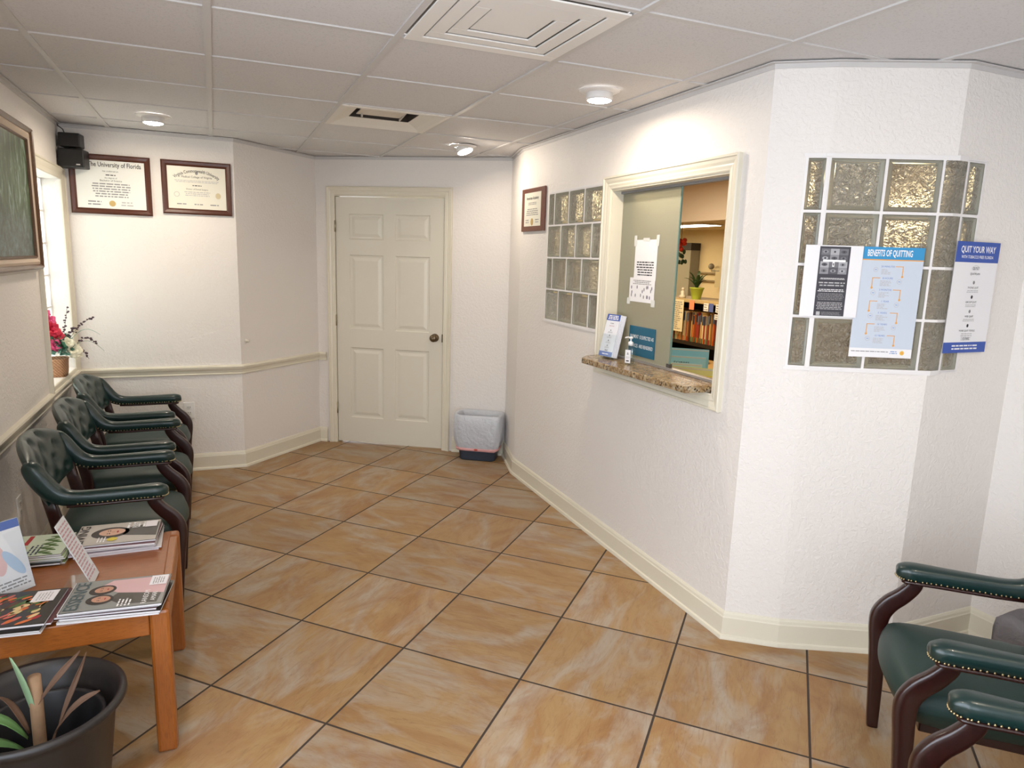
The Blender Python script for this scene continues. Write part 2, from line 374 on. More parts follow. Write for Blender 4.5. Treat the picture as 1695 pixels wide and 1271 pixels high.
wallang=[(0,ZC-.02),(.004,ZC-.02),(.004,ZC-.003),(.022,ZC-.003),(.022,ZC+.001),(0,ZC+.001)]
st(moulding('trim_2',[L0,LB,c2,c3,t1,t2,C1,C2,C3,RC,R0],wallang,TEE))
# casing round an opening: frame with stepped profile, local x along wall, y up, z out
def casing(name,root,x0,x1,y0,y1,wd,mat,sides='LRTB',th=.018):
    """stepped picture-frame casing outside rectangle x0..x1,y0..y1"""
    prof=[(0,.0),(0,.006),(.006,.010),(.012,.010),(.35*wd,.013),(.45*wd,.012),(.62*wd,.017),(.80*wd,.019),(.86*wd,.024),(wd-.004,.024),(wd,.02),(wd,0)]
    prof=[(a,b) for a,b in prof]; mb=MB()
    loop=[(x0,y0),(x0,y1),(x1,y1),(x1,y0)]
    if 'B' in sides: corners=[((x0,y0),(-1,-1)),((x0,y1),(-1,1)),((x1,y1),(1,1)),((x1,y0),(1,-1))]; closed=True
    else: corners=[((x0,y0),(-1,0)),((x0,y1),(-1,1)),((x1,y1),(1,1)),((x1,y0),(1,0))]; closed=False
    rings=[[(c[0]+d[0]*o,c[1]+d[1]*o,z) for o,z in prof] for c,d in corners]; q=len(prof); vs=[v for rg in rings for v in rg]; fs=[]
    N=len(rings)
    for j in range(N if closed else N-1):
        for k in range(q-1): a=j*q; b=((j+1)%N)*q; fs.append((a+k,a+k+1,b+k+1,b+k))
    if not closed: fs+=[tuple(range(q)),tuple((N-1)*q+k for k in range(q))]
    mb.add(vs,fs); return mb.build(name,mat,root)
# ------------------------------------------------------------------ door
mw=frame_on(c3,t1,0,0); dr=stroot('door_1',mw); dr['label']='cream six-panel door with a bronze knob in the far wall'
casing('door_casing',dr,.163,1.079,0,2.045,.066,TRIM,'LRT')
mb=MB(); mb.box(.149,.163,0,2.05,-.10,.002).box(1.079,1.092,0,2.05,-.10,.002).box(.163,1.079,2.036,2.05,-.10,.002).box(.163,.175,0,2.036,-.06,-.045).box(1.067,1.079,0,2.036,-.06,-.045)
mb.build('door_jamb',TRIM,dr)
def panel_door(x0,x1,z0,z1):
    w_=x1-x0; h=z1-z0; xs=[0,.125,.445,.555,.875,1]; zs=[0,.105,.40,.475,.775,.835,.935,1]; mb=MB()
    X=[x0+w_*a for a in xs]; Z=[z0+h*a for a in zs]; f=0.; T=-.035
    for i in range(5):
        for j in range(7):
            a,b,c,d=X[i],X[i+1],Z[j],Z[j+1]
            if i in (1,3) and j in (1,3,5):
                rings=[(0,0.),(.008,-.009),(.022,-.010),(.045,-.003),(.05,-.0025)]
                vs=[]; fs=[]
                for o,dz in rings: vs+=[(a+o,c+o,f+dz),(b-o,c+o,f+dz),(b-o,d-o,f+dz),(a+o,d-o,f+dz)]
                for k in range(len(rings)-1):
                    for q in range(4): fs.append((4*k+q,4*k+(q+1)%4,4*k+4+(q+1)%4,4*k+4+q))
                fs.append(tuple(4*(len(rings)-1)+q for q in range(4))); mb.add(vs,fs)
            else: mb.quad((a,c,f),(b,c,f),(b,d,f),(a,d,f))
    mb.quad((x0,z0,T),(x0,z1,T),(x1,z1,T),(x1,z0,T)).quad((x0,z0,T),(x0,z0,f),(x0,z1,f),(x0,z1,T)).quad((x1,z0,T),(x1,z1,T),(x1,z1,f),(x1,z0,f)).quad((x0,z1,T),(x0,z1,f),(x1,z1,f),(x1,z1,T)).quad((x0,z0,T),(x1,z0,T),(x1,z0,f),(x0,z0,f))
    return mb
slab=panel_door(.167,1.074,.012,2.031).build('door_panel',DOOR,dr,fixn=False); slab.location=(0,0,-.008)
mb=MB(); mb.lathe([(.033,0),(.033,.004),(.026,.009),(.013,.012),(.011,.030),(.020,.036),(.029,.046),(.030,.056),(.024,.064),(.008,.067)],28,0,Matrix.Translation((1.010,.935,0))); mb.cyl((1.010,.935,.066),(1.010,.935,.069),.008,.008,12,1)
k=mb.build('door_knob',[M('antique_bronze','#6b5c48',.28,.9),M('knob_centre','#b5a88c',.3,.9)],slab)
mb=MB(); mb.box(1.066,1.0745,.90,.965,-.02,.001); mb.build('latch_plate',M('bronze_plate','#5e5240',.35,.8),slab)
for zz in (.30,1.04,1.80):
    mb=MB(); mb.cyl((.164,zz-.045,.002),(.164,zz+.045,.002),.0065).box(.150,.166,zz-.042,zz+.042,-.004,.0025); mb.build('hinge',M('hinge_brass','#a1977c',.35,.7),dr)
# ------------------------------------------------------------------ window_1: glass block window in left wall
w1=stroot('window_1',frame_on(L0,LB,LO,0)); w1['label']='glass block window in the left wall with a flower basket on its sill'
casing('window_casing',w1,4.54,5.255,.79,1.99,.072,TRIM,'LRTB')
mb=MB(); mb.box(4.541,5.259,.770,.7898,-.168,.002); mb.build('window_sill',M('white_sill','#e9e7e2',.3),w1)
mb=MB()
for i in range(5): mb.box(4.54+i*.18-.006,4.54+i*.18+.006,.79,1.99,-.165,-.10)
for j in range(7): mb.box(4.54,5.26,.79+j*.2-.006,.79+j*.2+.006,-.1651,-.0999)
mb.build('block_grout',GROUT,w1)
for i in range(4):
    for j in range(6):
        mb=MB(); mb.box(4.546+i*.18,4.534+(i+1)*.18,.796+j*.2,.784+(j+1)*.2,-.16,-.105); mb.build('glass_block',WGB,w1,bevel=.004)
# storefront window and entrance behind the camera (the room's daylight)
w5=stroot('window_5',frame_on(L0,LB,LO,0))
casing('window_casing',w5,-.75,1.35,.5,2.2,.06,TRIM,'LRTB')
mb=MB(); mb.box(-.75,1.35,.5,2.2,-.10,-.094); mb.build('window_pane',PANE,w5)
d2=stroot('door_2',frame_on(D1,L0,0,0)); casing('door_casing',d2,.15,1.30,0,2.1,.06,TRIM,'LRT')
mb=MB(); mb.box(.16,1.29,.10,2.0,-.06,-.054); mb.build('glass_panel',PANE,d2)
mb=MB(); mb.box(.15,1.30,0,.10,-.08,-.04).box(.15,1.30,2.0,2.1,-.08,-.04).box(.15,.20,.10,2.0,-.08,-.04).box(1.25,1.30,.10,2.0,-.08,-.04); mb.build('door_frame',M('aluminium_frame','#77777a',.4,.7),d2)
# ------------------------------------------------------------------ glass block panels on the right
def block_mesh(x0,x1,y0,y1,d=.08,o=.004):
    mb=MB(); r1=min(.016,(x1-x0)*.14)
    rings=[(0,-d),(0,-.004),(.004,o),(r1,o-.002),(r1+.003,o-.005)]
    vs=[]; fs=[]
    for q,z in rings: vs+=[(x0+q,y0+q,z),(x1-q,y0+q,z),(x1-q,y1-q,z),(x0+q,y1-q,z)]
    for k in range(4):
        for q in range(4): fs.append((4*k+q,4*k+(q+1)%4,4*k+4+(q+1)%4,4*k+4+q))
    fs.append((0,3,2,1)); mb.add(vs,fs,1); mb.add([vs[16+q] for q in range(4)],[(0,1,2,3)],0); return mb
def block_panel(root,m,rows,y0,rh=.2,d=.08):
    """rows: list of lists of (x0,x1) in wall coordinates"""
    g=.0045
    for j,row in enumerate(rows):
        for a,b in row:
            o=block_mesh(a+g,b-g,y0+j*rh+g,y0+(j+1)*rh-g,d).build('glass_block',[GBP,GBR],root,fixn=True); 
            if m is not None: o.matrix_local=m
def grout_panel(root,m,x0,x1,y0,y1,rows,rh=.2,d=.079,edge=.012):
    mb=MB(); g=.0052
    for j in range(len(rows)+1): mb.box(x0,x1,y0+j*rh-g,y0+j*rh+g,-d,.003)
    for j,row in enumerate(rows):
        for q in sorted({v for ab in row for v in ab}): mb.box(q-g,q+g,y0+j*rh,y0+(j+1)*rh,-d,.0028)
    # raised plaster edging
    mb.box(x0-edge,x1+edge,y1,y1+edge,-.005,.005).box(x0-edge,x1+edge,y0-edge,y0,-.005,.005)
    o=mb.build('block_grout',GROUT,root)
    if m is not None: o.matrix_local=m
w3=stroot('window_3',frame_on(t2,C1,0,0)); w3['label']='glass block panel between the small plaque and the reception window'
a,b=.455,1.155
ra=[(b-.2,b),(b-.4,b-.2),(b-.6,b-.4),(a,b-.6)]; rb=[(b-.1,b),(b-.3,b-.1),(b-.5,b-.3),(a,b-.5)]
ra=[(max(p,a),q) for p,q in ra]; rb=[(max(p,a),q) for p,q in rb]
rows=[rb,[(a,a+.095),(a+.095,a+.295),(a+.295,a+.495),(a+.495,b)],rb,[(a,a+.095),(a+.095,a+.295),(a+.295,a+.495),(a+.495,b)]]
rows=[[(a,a+.19),(a+.19,a+.39),(a+.39,a+.59),(a+.59,b)],[(a,a+.085),(a+.085,a+.285),(a+.285,a+.485),(a+.485,b)]]*2
grout_panel(w3,None,a,b,1.2,2.0,rows,d=.119); block_panel(w3,None,rows,1.2,d=.11)
w4=stroot('window_4',frame_on(C2,C3,0,0)); w4['label']='glass block panel wrapping the corner of the bay'
inv=w4.matrix_world.inverted()
mA=inv@frame_on(C1,C2,0,0); mC=inv@frame_on(C3,RC,0,0)
rowsA=[[(.145,.218)]]*4; rowsB=[[(.004,.212),(.212,.418)]]*4; rowsC=[[(.062,.16)]]*4
grout_panel(w4,mA,.145,.2215,1.2,2.0,rowsA); block_panel(w4,mA,rowsA,1.2)
grout_panel(w4,None,0,.425,1.2,2.0,rowsB); block_panel(w4,None,rowsB,1.2)
grout_panel(w4,mC,.058,.16,1.2,2.0,rowsC,edge=.0); block_panel(w4,mC,rowsC,1.2)
# corner blocks: bent prisms standing a little proud of the plaster
f2d=(Vector(C3)-Vector(C2)).normalized(); f2n=Vector((f2d.y,-f2d.x)); C3v=Vector(C3)
cor=[C3v-f2d*.040+f2n*.006,C3v+f2d*.010+Vector((0,-.004)),C3v+Vector((.054,-.006)),C3v+Vector((.054,.06)),C3v+Vector((.0,.075)),C3v-f2d*.040-f2n*.07]
for j in range(4):
    mb=MB(); mb.prism([inv@Vector((p.x,p.y,0)) for p in cor],0,1) if 0 else None
    vs=[inv@Vector((p.x,p.y,z)) for z in (1.2+j*.2+.005,1.4+j*.2-.005) for p in cor]; n=len(cor)
    mb.add(vs,[tuple(range(n))[::-1],tuple(range(n,2*n))]+[(i,(i+1)%n,n+(i+1)%n,n+i) for i in range(n)]); mb.build('corner_glass_block',GBP,w4,bevel=.006)
mb=MB(); cg=[C3v-f2d*.05+f2n*.003,C3v+f2d*.009+Vector((0,-.002)),C3v+Vector((.062,-.003)),C3v+Vector((.062,.05)),C3v+Vector((0,.07)),C3v-f2d*.05-f2n*.06]
for j in range(5):
    n=len(cg); vs=[inv@Vector((p.x,p.y,z)) for z in (1.2+j*.2-.0052-(.008 if j==0 else 0),1.2+j*.2+.0052+(.008 if j==4 else 0)) for p in cg]; mb.add(vs,[tuple(range(n))[::-1],tuple(range(n,2*n))]+[(i,(i+1)%n,n+(i+1)%n,n+i) for i in range(n)])
mb.build('block_grout',GROUT,w4)
# ------------------------------------------------------------------ window_2: reception pass-through
w2=stroot('window_2',frame_on(t2,C1,0,0)); w2['label']='reception window in the right wall with a frosted sliding pane'
casing('window_casing',w2,1.246,2.20,1.036,1.965,.068,TRIM,'LRTB')
mb=MB(); mb.box(1.24,1.252,1.03,1.97,-.14,.001).box(2.194,2.206,1.03,1.97,-.14,.001).box(1.252,2.194,1.958,1.97,-.14,.001); mb.build('window_jamb',TRIM,w2)
pn=MB().box(1.255,1.775,1.082,1.955,-.072,-.066).build('frosted_pane',FROST,w2)
MB().box(1.775,1.781,1.082,1.955,-.073,-.065).build('pane_edge',FEDGE,w2)
MB().box(1.76,1.785,1.072,1.10,-.078,-.06).build('pane_clip',M('steel_clip','#6a6c70',.3,.9),w2)
MB().box(1.252,2.194,1.0685,1.082,-.086,-.054).build('sliding_track',M('aluminium_track','#b5b5ba',.3,.8),w2,bevel=.001)
MB().box(1.252,2.194,1.945,1.958,-.080,-.052).build('upper_track',M('grey_track','#8f9094',.4,.6),w2)
# granite counter
gp=[(1.815,3.27),(1.838,2.385),(2.066,2.381),(2.066,3.30),(1.974,3.30),(1.974,3.37),(1.88,3.345)]
mb=MB(); mb.prism([(p[0],p[1]) for p in gp],1.038,1.068); g=mb.build('countertop',GRAN,bevel=.004); tag(g,'speckled brown granite counter ledge under the reception window','counter')
# ------------------------------------------------------------------ ceiling fixtures
def diffuser_vent():
    t=thing('ceiling_vent','square ceiling air vent with an open dark slot, above the room centre','vent',(CX+3.5*CS,CY+1.5*CS,ZC))
    W=M('vent_white','#e2dcd2',.5); h=.295
    mb=MB(); ring=[(.295,.0),(.270,-.004),(.262,.0),(.24,.012),(.175,.034)]
    vs=[];fs=[]
    for q,z in ring: vs+=[(-q,-q,z),(q,-q,z),(q,q,z),(-q,q,z)]
    for k in range(len(ring)-1):
        for q in range(4): fs.append((4*k+q,4*k+(q+1)%4,4*k+4+(q+1)%4,4*k+4+q))
    mb.add(vs,fs); mb.build('vent_frame',W,t,fixn=False)
    mb=MB(); mb.box(-.22,.22,-.22,.22,.075,.30); bm=mb
    # dark duct: five inner faces
    d=MB(); q=.176; Z0=.033; d.quad((-q,-q,Z0),(-q,q,Z0),(-q,q,.28),(-q,-q,.28)).quad((q,-q,Z0),(q,-q,.28),(q,q,.28),(q,q,Z0)).quad((-q,-q,Z0),(-q,-q,.28),(q,-q,.28),(q,-q,Z0)).quad((-q,q,Z0),(q,q,Z0),(q,q,.28),(-q,q,.28)).quad((-q,-q,.28),(-q,q,.28),(q,q,.28),(q,-q,.28)); d.build('duct',M('duct_dark','#3a3028',.7),t,fixn=False)
    p=MB(); vs=[];fs=[]
    for q,z in [(.10,.046),(.125,.040),(.126,.036),(.09,.040),(.07,.036),(.0,.036)]: vs+=[(-q,-q,z),(q,-q,z),(q,q,z),(-q,q,z)]
    for k in range(5):
        for q in range(4): fs.append((4*k+q,4*k+(q+1)%4,4*k+4+(q+1)%4,4*k+4+q))
    p.add(vs,fs); o=p.build('deflector_pan',M('vent_pan','#d6cbbd',.5),t,fixn=False); o.location=(-.02,-.02,.002)
    b=MB(); b.cyl((-.11,.12,.03),(-.15,-.1,.10),.006).cyl((.11,.12,.03),(.15,-.12,.10),.006).box(-.16,.16,-.02,-.008,.07,.085); b.build('strut',M('vent_strut','#c8c4be',.4,.5),t)
diffuser_vent()
def diffuser_panel():
    t=thing('ceiling_diffuser','stepped white square air diffuser above the camera side of the room','vent',(CX+3.5*CS,CY-1.5*CS,ZC))
    W=M('diffuser_white','#e6e2dd',.4); G=M('diffuser_slot','#b0a69c',.6)
    for k,(q,z) in enumerate([(.285,-.006),(.225,-.003),(.165,.001),(.105,.005)]):
        mb=MB(); a=q; b=q-.052 if k<3 else 0.
        if k<3:
            mb.box(-a,a,-a,-b,z,z+.006).box(-a,a,b,a,z,z+.006).box(-a,-b,-b,b,z,z+.006).box(b,a,-b,b,z,z+.006)
        else: mb.box(-a,a,-a,a,z,z+.006)
        mb.build('louver' if k else 'diffuser_frame',W,t,bevel=.0015)
    MB().box(-.29,.29,-.29,.29,.014,.02).build('diffuser_back',G,t)
diffuser_panel()
def lamp(x,y,label,tilt=None):
    t=thing('ceiling_light',label,'light',(x,y,ZC),0,'round recessed ceiling lights')
    mb=MB(); mb.lathe([(.060,-.012),(.066,-.012),(.085,-.006),(.092,-.003),(.092,-.0005)],36,0,None,False); mb.build('trim_ring',M('lamp_trim','#e4e0dc',.35),t)
    rot=Matrix.Identity(4)
    if tilt: rot=Matrix.Rotation(tilt[1],4,'Z')@Matrix.Rotation(tilt[0],4,'Y')
    mb=MB(); mb.lathe([(.045,.0),(.060,-.012),(.060,-.034),(.056,-.042),(.053,-.042)],32,0,rot,False); mb.build('lamp_housing',M('lamp_housing','#dedbd8',.35),t)
    mb=MB(); mb.lathe([(.002,-.052),(.03,-.050),(.048,-.045),(.053,-.0415),(.052,-.030)],32,0,rot,False); mb.build('bulb_face',M('bulb_glow','#ffffff',.4,emit=(1,.97,.92,1),es=22),t)
    l=bpy.data.lights.new('bulb_light','AREA'); l.shape='DISK'; l.size=.09; l.energy=5.5; l.color=(1,.84,.66); lo=bpy.data.objects.new('bulb_light',l); COL.objects.link(lo); lo.parent=t; lo.matrix_local=rot@Matrix.Translation((0,0,-.056))
lamp(-.296,4.69,'lit round ceiling light in front of the diplomas')
lamp(1.612,2.86,'lit round ceiling light nearest the reception window')
lamp(1.60,4.69,'lit tilted round ceiling light above the waste basket',(-.38,-.9))
bpy.data.lights['bulb_light.002'].energy=3
lamp(-.296,1.04,'added round ceiling light over the left side, unseen, for warm fill')  # extra lamp added out of view to brighten and warm the room
lamp(1.56,.43,'added round ceiling light near the diagonal wall, unseen, for warm fill')  # second added fill lamp, also out of view
# ------------------------------------------------------------------ framed things
def framed(name,label,cat,A,B,l0,l1,z0,z1,fw,fmat,depth=.022,mat_w=0.,sheet=None,group=None,out=.001):
    t=thing(name,label,cat,mat=frame_on(A,B,(l0+l1)/2,(z0+z1)/2,out),group=group); W=(l1-l0)/2; H=(z1-z0)/2
    prof=[(0,0),(0,depth*.7),(.25*fw,depth),(.7*fw,depth*.85),(fw,depth*.45),(fw,.0)]
    vs=[];fs=[]
    for q,z in prof: vs+=[(-W+q,-H+q,z),(W-q,-H+q,z),(W-q,H-q,z),(-W+q,H-q,z)]
    n=len(prof)
    for k in range(n):
        for q in range(4): a=4*k; b=4*((k+1)%n); fs.append((a+q,a+(q+1)%4,b+(q+1)%4,b+q))
    mb=MB(); mb.add(vs,fs); mb.build('frame',fmat,t)
    s=MB(); s.box(-W+fw*.9,W-fw*.9,-H+fw*.9,H-fw*.9,.001,depth*.35); sh=s.build('certificate' if sheet is None else 'sheet',sheet or WHITEP,t)
    return t,W-fw,H-fw,depth*.35
CERT=M('certificate_paper','#e4e4de',.35); CERT2=M('cream_certificate_paper','#e2dfd0',.35); GOLD=M('gold_seal','#c3a66a',.4,.3); PGOLD=M('pale_seal','#cdbf9a',.5)
t,W,H,z=framed('framed_diploma','large framed diploma with black title, partly behind the black speaker','picture',LB,c2,.043,.510,1.79,2.165,.036,FRW,sheet=CERT)
p=Print(); p.text('The University of Florida',.026,.125,.042,INK,width=.305,bold=.012)
p.text('has conferred on',0,.085,.013,INK); p.lines(-.03,.03,.068,.055,1,INK,seed=3); p.text('the degree of',0,.043,.013,INK); p.text('Bachelor of Science',0,.026,.016,INK)
p.lines(-.13,.13,.013,-.082,6,GINK,seed=5,ragged=.3); p.lines(-.14,-.06,-.10,-.135,2,GINK,seed=8); p.lines(.05,.12,-.10,-.135,2,LINK,seed=9); p.ell(0,-.118,.019,.019,GOLD,2)
o=p.build(t); o.location=(0,0,z)
t,W,H,z=framed('framed_diploma','smaller framed diploma with arched title and two pale seals, next to the angled wall','picture',LB,c2,.572,1.005,1.815,2.165,.036,FRW,sheet=CERT2)
p=Print(); p.text('Virginia Commonwealth University',0,.112,.030,INK,width=.30,arc=.24,bold=.01); p.ell(0,.098,.009,.011,GINK,1); p.text('Medical College of Virginia',0,.072,.019,INK,width=.19)
p.lines(-.14,.14,.052,.034,2,LINK,seed=3,ragged=.1); p.lines(-.03,.03,.022,.010,1,INK,seed=4); p.text('Doctor of Dental Surgery',0,-.008,.013,INK); p.lines(-.09,.09,-.022,-.055,3,LINK,seed=11)
p.ell(-.127,-.045,.017,.017,LINK,1); p.ell(-.127,-.045,.014,.014,CERT2,2); p.ell(.13,-.045,.017,.02,PGOLD,1)
p.lines(-.13,-.07,-.10,-.115,1,GINK,seed=21); p.lines(-.03,.04,-.10,-.115,1,GINK,seed=22); p.lines(.07,.14,-.10,-.115,1,GINK,seed=23)
o=p.build(t); o.location=(0,0,z)
t=thing('wall_plaque','small wooden plaque with a certificate left of the glass block panel','picture',mat=frame_on(t2,C1,.222,1.913,.001)); MB().box(-.187,.187,-.142,.142,0,.014).build('backboard',PLAQ,t,bevel=.004)
s=MB().box(-.135,.135,-.108,.112,.014,.0155).build('certificate',CERT2,t)
p=Print(); p.text('American Academy',0,.075,.028,INK,width=.20,bold=.01); p.lines(-.07,.07,.05,.03,2,GINK,seed=4); p.lines(-.1,.1,.01,-.04,4,GINK,seed=6); p.ell(0,-.08,.022,.024,GOLD,1); p.lines(-.11,-.05,-.06,-.09,2,GINK,seed=7); p.lines(.05,.11,-.06,-.09,2,GINK,seed=8)
o=p.build(t); o.location=(0,0,.0155)
# landscape painting
def painting():
    t=thing('landscape_painting','framed forest landscape painting hanging high on the left wall','picture',mat=frame_on(L0,LB,LO+3.88,1.812,.002)); W=.54; H=.357
    G=wood_mat('brown_gilt_frame','#4a2f1a','#6e4a2a',.4,(10,10,10)); C=M('linen_liner','#cbb9a6',.7); V=M('silver_lip','#a3988c',.4,.3)
    def ring(q0,z0,q1,z1,q2,z2,mat,nm):
        vs=[];fs=[]
        pr=[(q0,0),(q0,z0),((q0+q1)/2,max(z0,z1)+.004),(q1,z1),(q2,z2),(q2,0)]
        for q,z in pr: vs+=[(-W+q,-H+q,z),(W-q,-H+q,z),(W-q,H-q,z),(-W+q,H-q,z)]
        for k in range(6):
            for q in range(4): a=4*k; b=4*((k+1)%6); fs.append((a+q,a+(q+1)%4,b+(q+1)%4,b+q))
        mb=MB(); mb.add(vs,fs); mb.build(nm,mat,t)
    ring(0,.030,.018,.036,.026,.028,G,'frame'); ring(.0262,.024,.052,.020,.058,.016,C,'liner'); ring(.0582,.02,.066,.019,.070,.012,G,'inner_lip')
    m=NT('forest_painting'); co=m.n('ShaderNodeTexCoord').outputs['Object']; sep=m.n('ShaderNodeSeparateXYZ',Vector=co)
    v=m.n('ShaderNodeVectorMath',_operation='MULTIPLY',i0=co,i1=(9,2.2,1)).outputs[0]; n=m.noise(v,2.2,5,.65,1.5); f=m.noise(co,26,5,.7)
    up=m.math('ADD',m.math('MULTIPLY',sep.outputs[1],1.5),.5)
    tree=m.ramp(n,[(.34,rgb('#0d1a10')),(.46,rgb('#2c4a20')),(.54,rgb('#4c6b35')),(.62,rgb('#8aa39a')),(.72,rgb('#a5b4c0'))])
    low=m.ramp(f,[(.35,rgb('#1b2620')),(.5,rgb('#3d4f44')),(.62,rgb('#4f7077')),(.74,rgb('#9a8f6a'))])
    c=m.mix(m.ramp(m.math('ADD',up,m.math('MULTIPLY',n,.25)),[(.35,(0,0,0)),(.62,(1,1,1))]),low,tree)
    c=m.mix(m.math('MULTIPLY',f,.35),c,rgb('#26361f')); m.l(c,m.b.inputs['Base Color']); m.b.inputs['Roughness'].default_value=.4; m.bump(f,.3,.002)
    MB().box(-W+.068,W-.068,-H+.068,H-.068,.002,.012).build('canvas',m.m,t)
    MB().box(-W+.02,W-.02,-H-.012,-H+.002,0,.02).build('lower_rail',V,t,bevel=.003)
painting()
# ------------------------------------------------------------------ speaker in the corner
t=thing('wall_speaker','black double-cube speaker mounted high in the far left corner','speaker',(-.798,5.262,2.062),math.radians(-7))
MB().box(-.065,.078,-.065,.055,.0,.112).build('lower_cube',BLACKP,t,bevel=.006)
MB().box(-.060,.058,-.052,.05,.124,.208).build('upper_cube',BLACKP,t,bevel=.006)
MB().cyl((0,0,.105),(0,0,.128),.02).build('swivel_joint',BLACKP,t)
p=Print(); p.rect(-.011,.011,-.0035,.0035,M('badge_silver','#cfcfd2',.3,.7)); o=p.build(t,'badge'); o.matrix_local=Matrix.Translation((.045,-.0655,.018))@Matrix.Rotation(math.pi/2,4,'X')
mb=MB(); mb.sweep([(-.04,.03,.2),(-.05,.02,.235),(-.075,.02,.255),(-.085,.03,.272)],[(.003,.003)]*4,8,power=2); mb.build('speaker_cable',BLACKP,t)
# outlets, bumper
def outlet(A,B,l,z,label,nm='wall_outlet'):
    t=thing(nm,label,'outlet',mat=frame_on(A,B,l,z,.0)); MB().box(-.036,.036,-.058,.058,0,.006).build('cover_plate',M('white_plate','#e6e4e0',.35),t,bevel=.002)
    D=M('outlet_slot','#55524f',.6)
    for s_ in (-.020,.020):
        mb=MB(); mb.box(-.016,.016,s_-.014,s_+.014,.006,.008); q=mb.build('socket',M('outlet_face','#dbd9d4',.35),t,bevel=.002)
        mb=MB(); mb.box(-.008,-.005,s_-.002,s_+.007,.008,.0083).box(.005,.008,s_-.002,s_+.007,.008,.0083).box(-.002,.002,s_-.009,s_-.005,.008,.0083); mb.build('slot',D,q)
outlet(LB,c2,.665,.447,'white double wall outlet on the far wall beyond the chairs')
outlet(L0,LB,LO+3.655,.385,'white wall plate low on the left wall beside the nearest chair')
t=thing('door_bumper','small white round bumper on the angled wall above the rail','bumper',mat=frame_on(c2,c3,.05,.936)); mb=MB(); mb.lathe([(.014,0),(.014,.006),(.009,.012),(.009,.02),(.012,.026),(.006,.030)],18); mb.build('bumper_knob',M('bumper_white','#d8d2c4',.4),t)
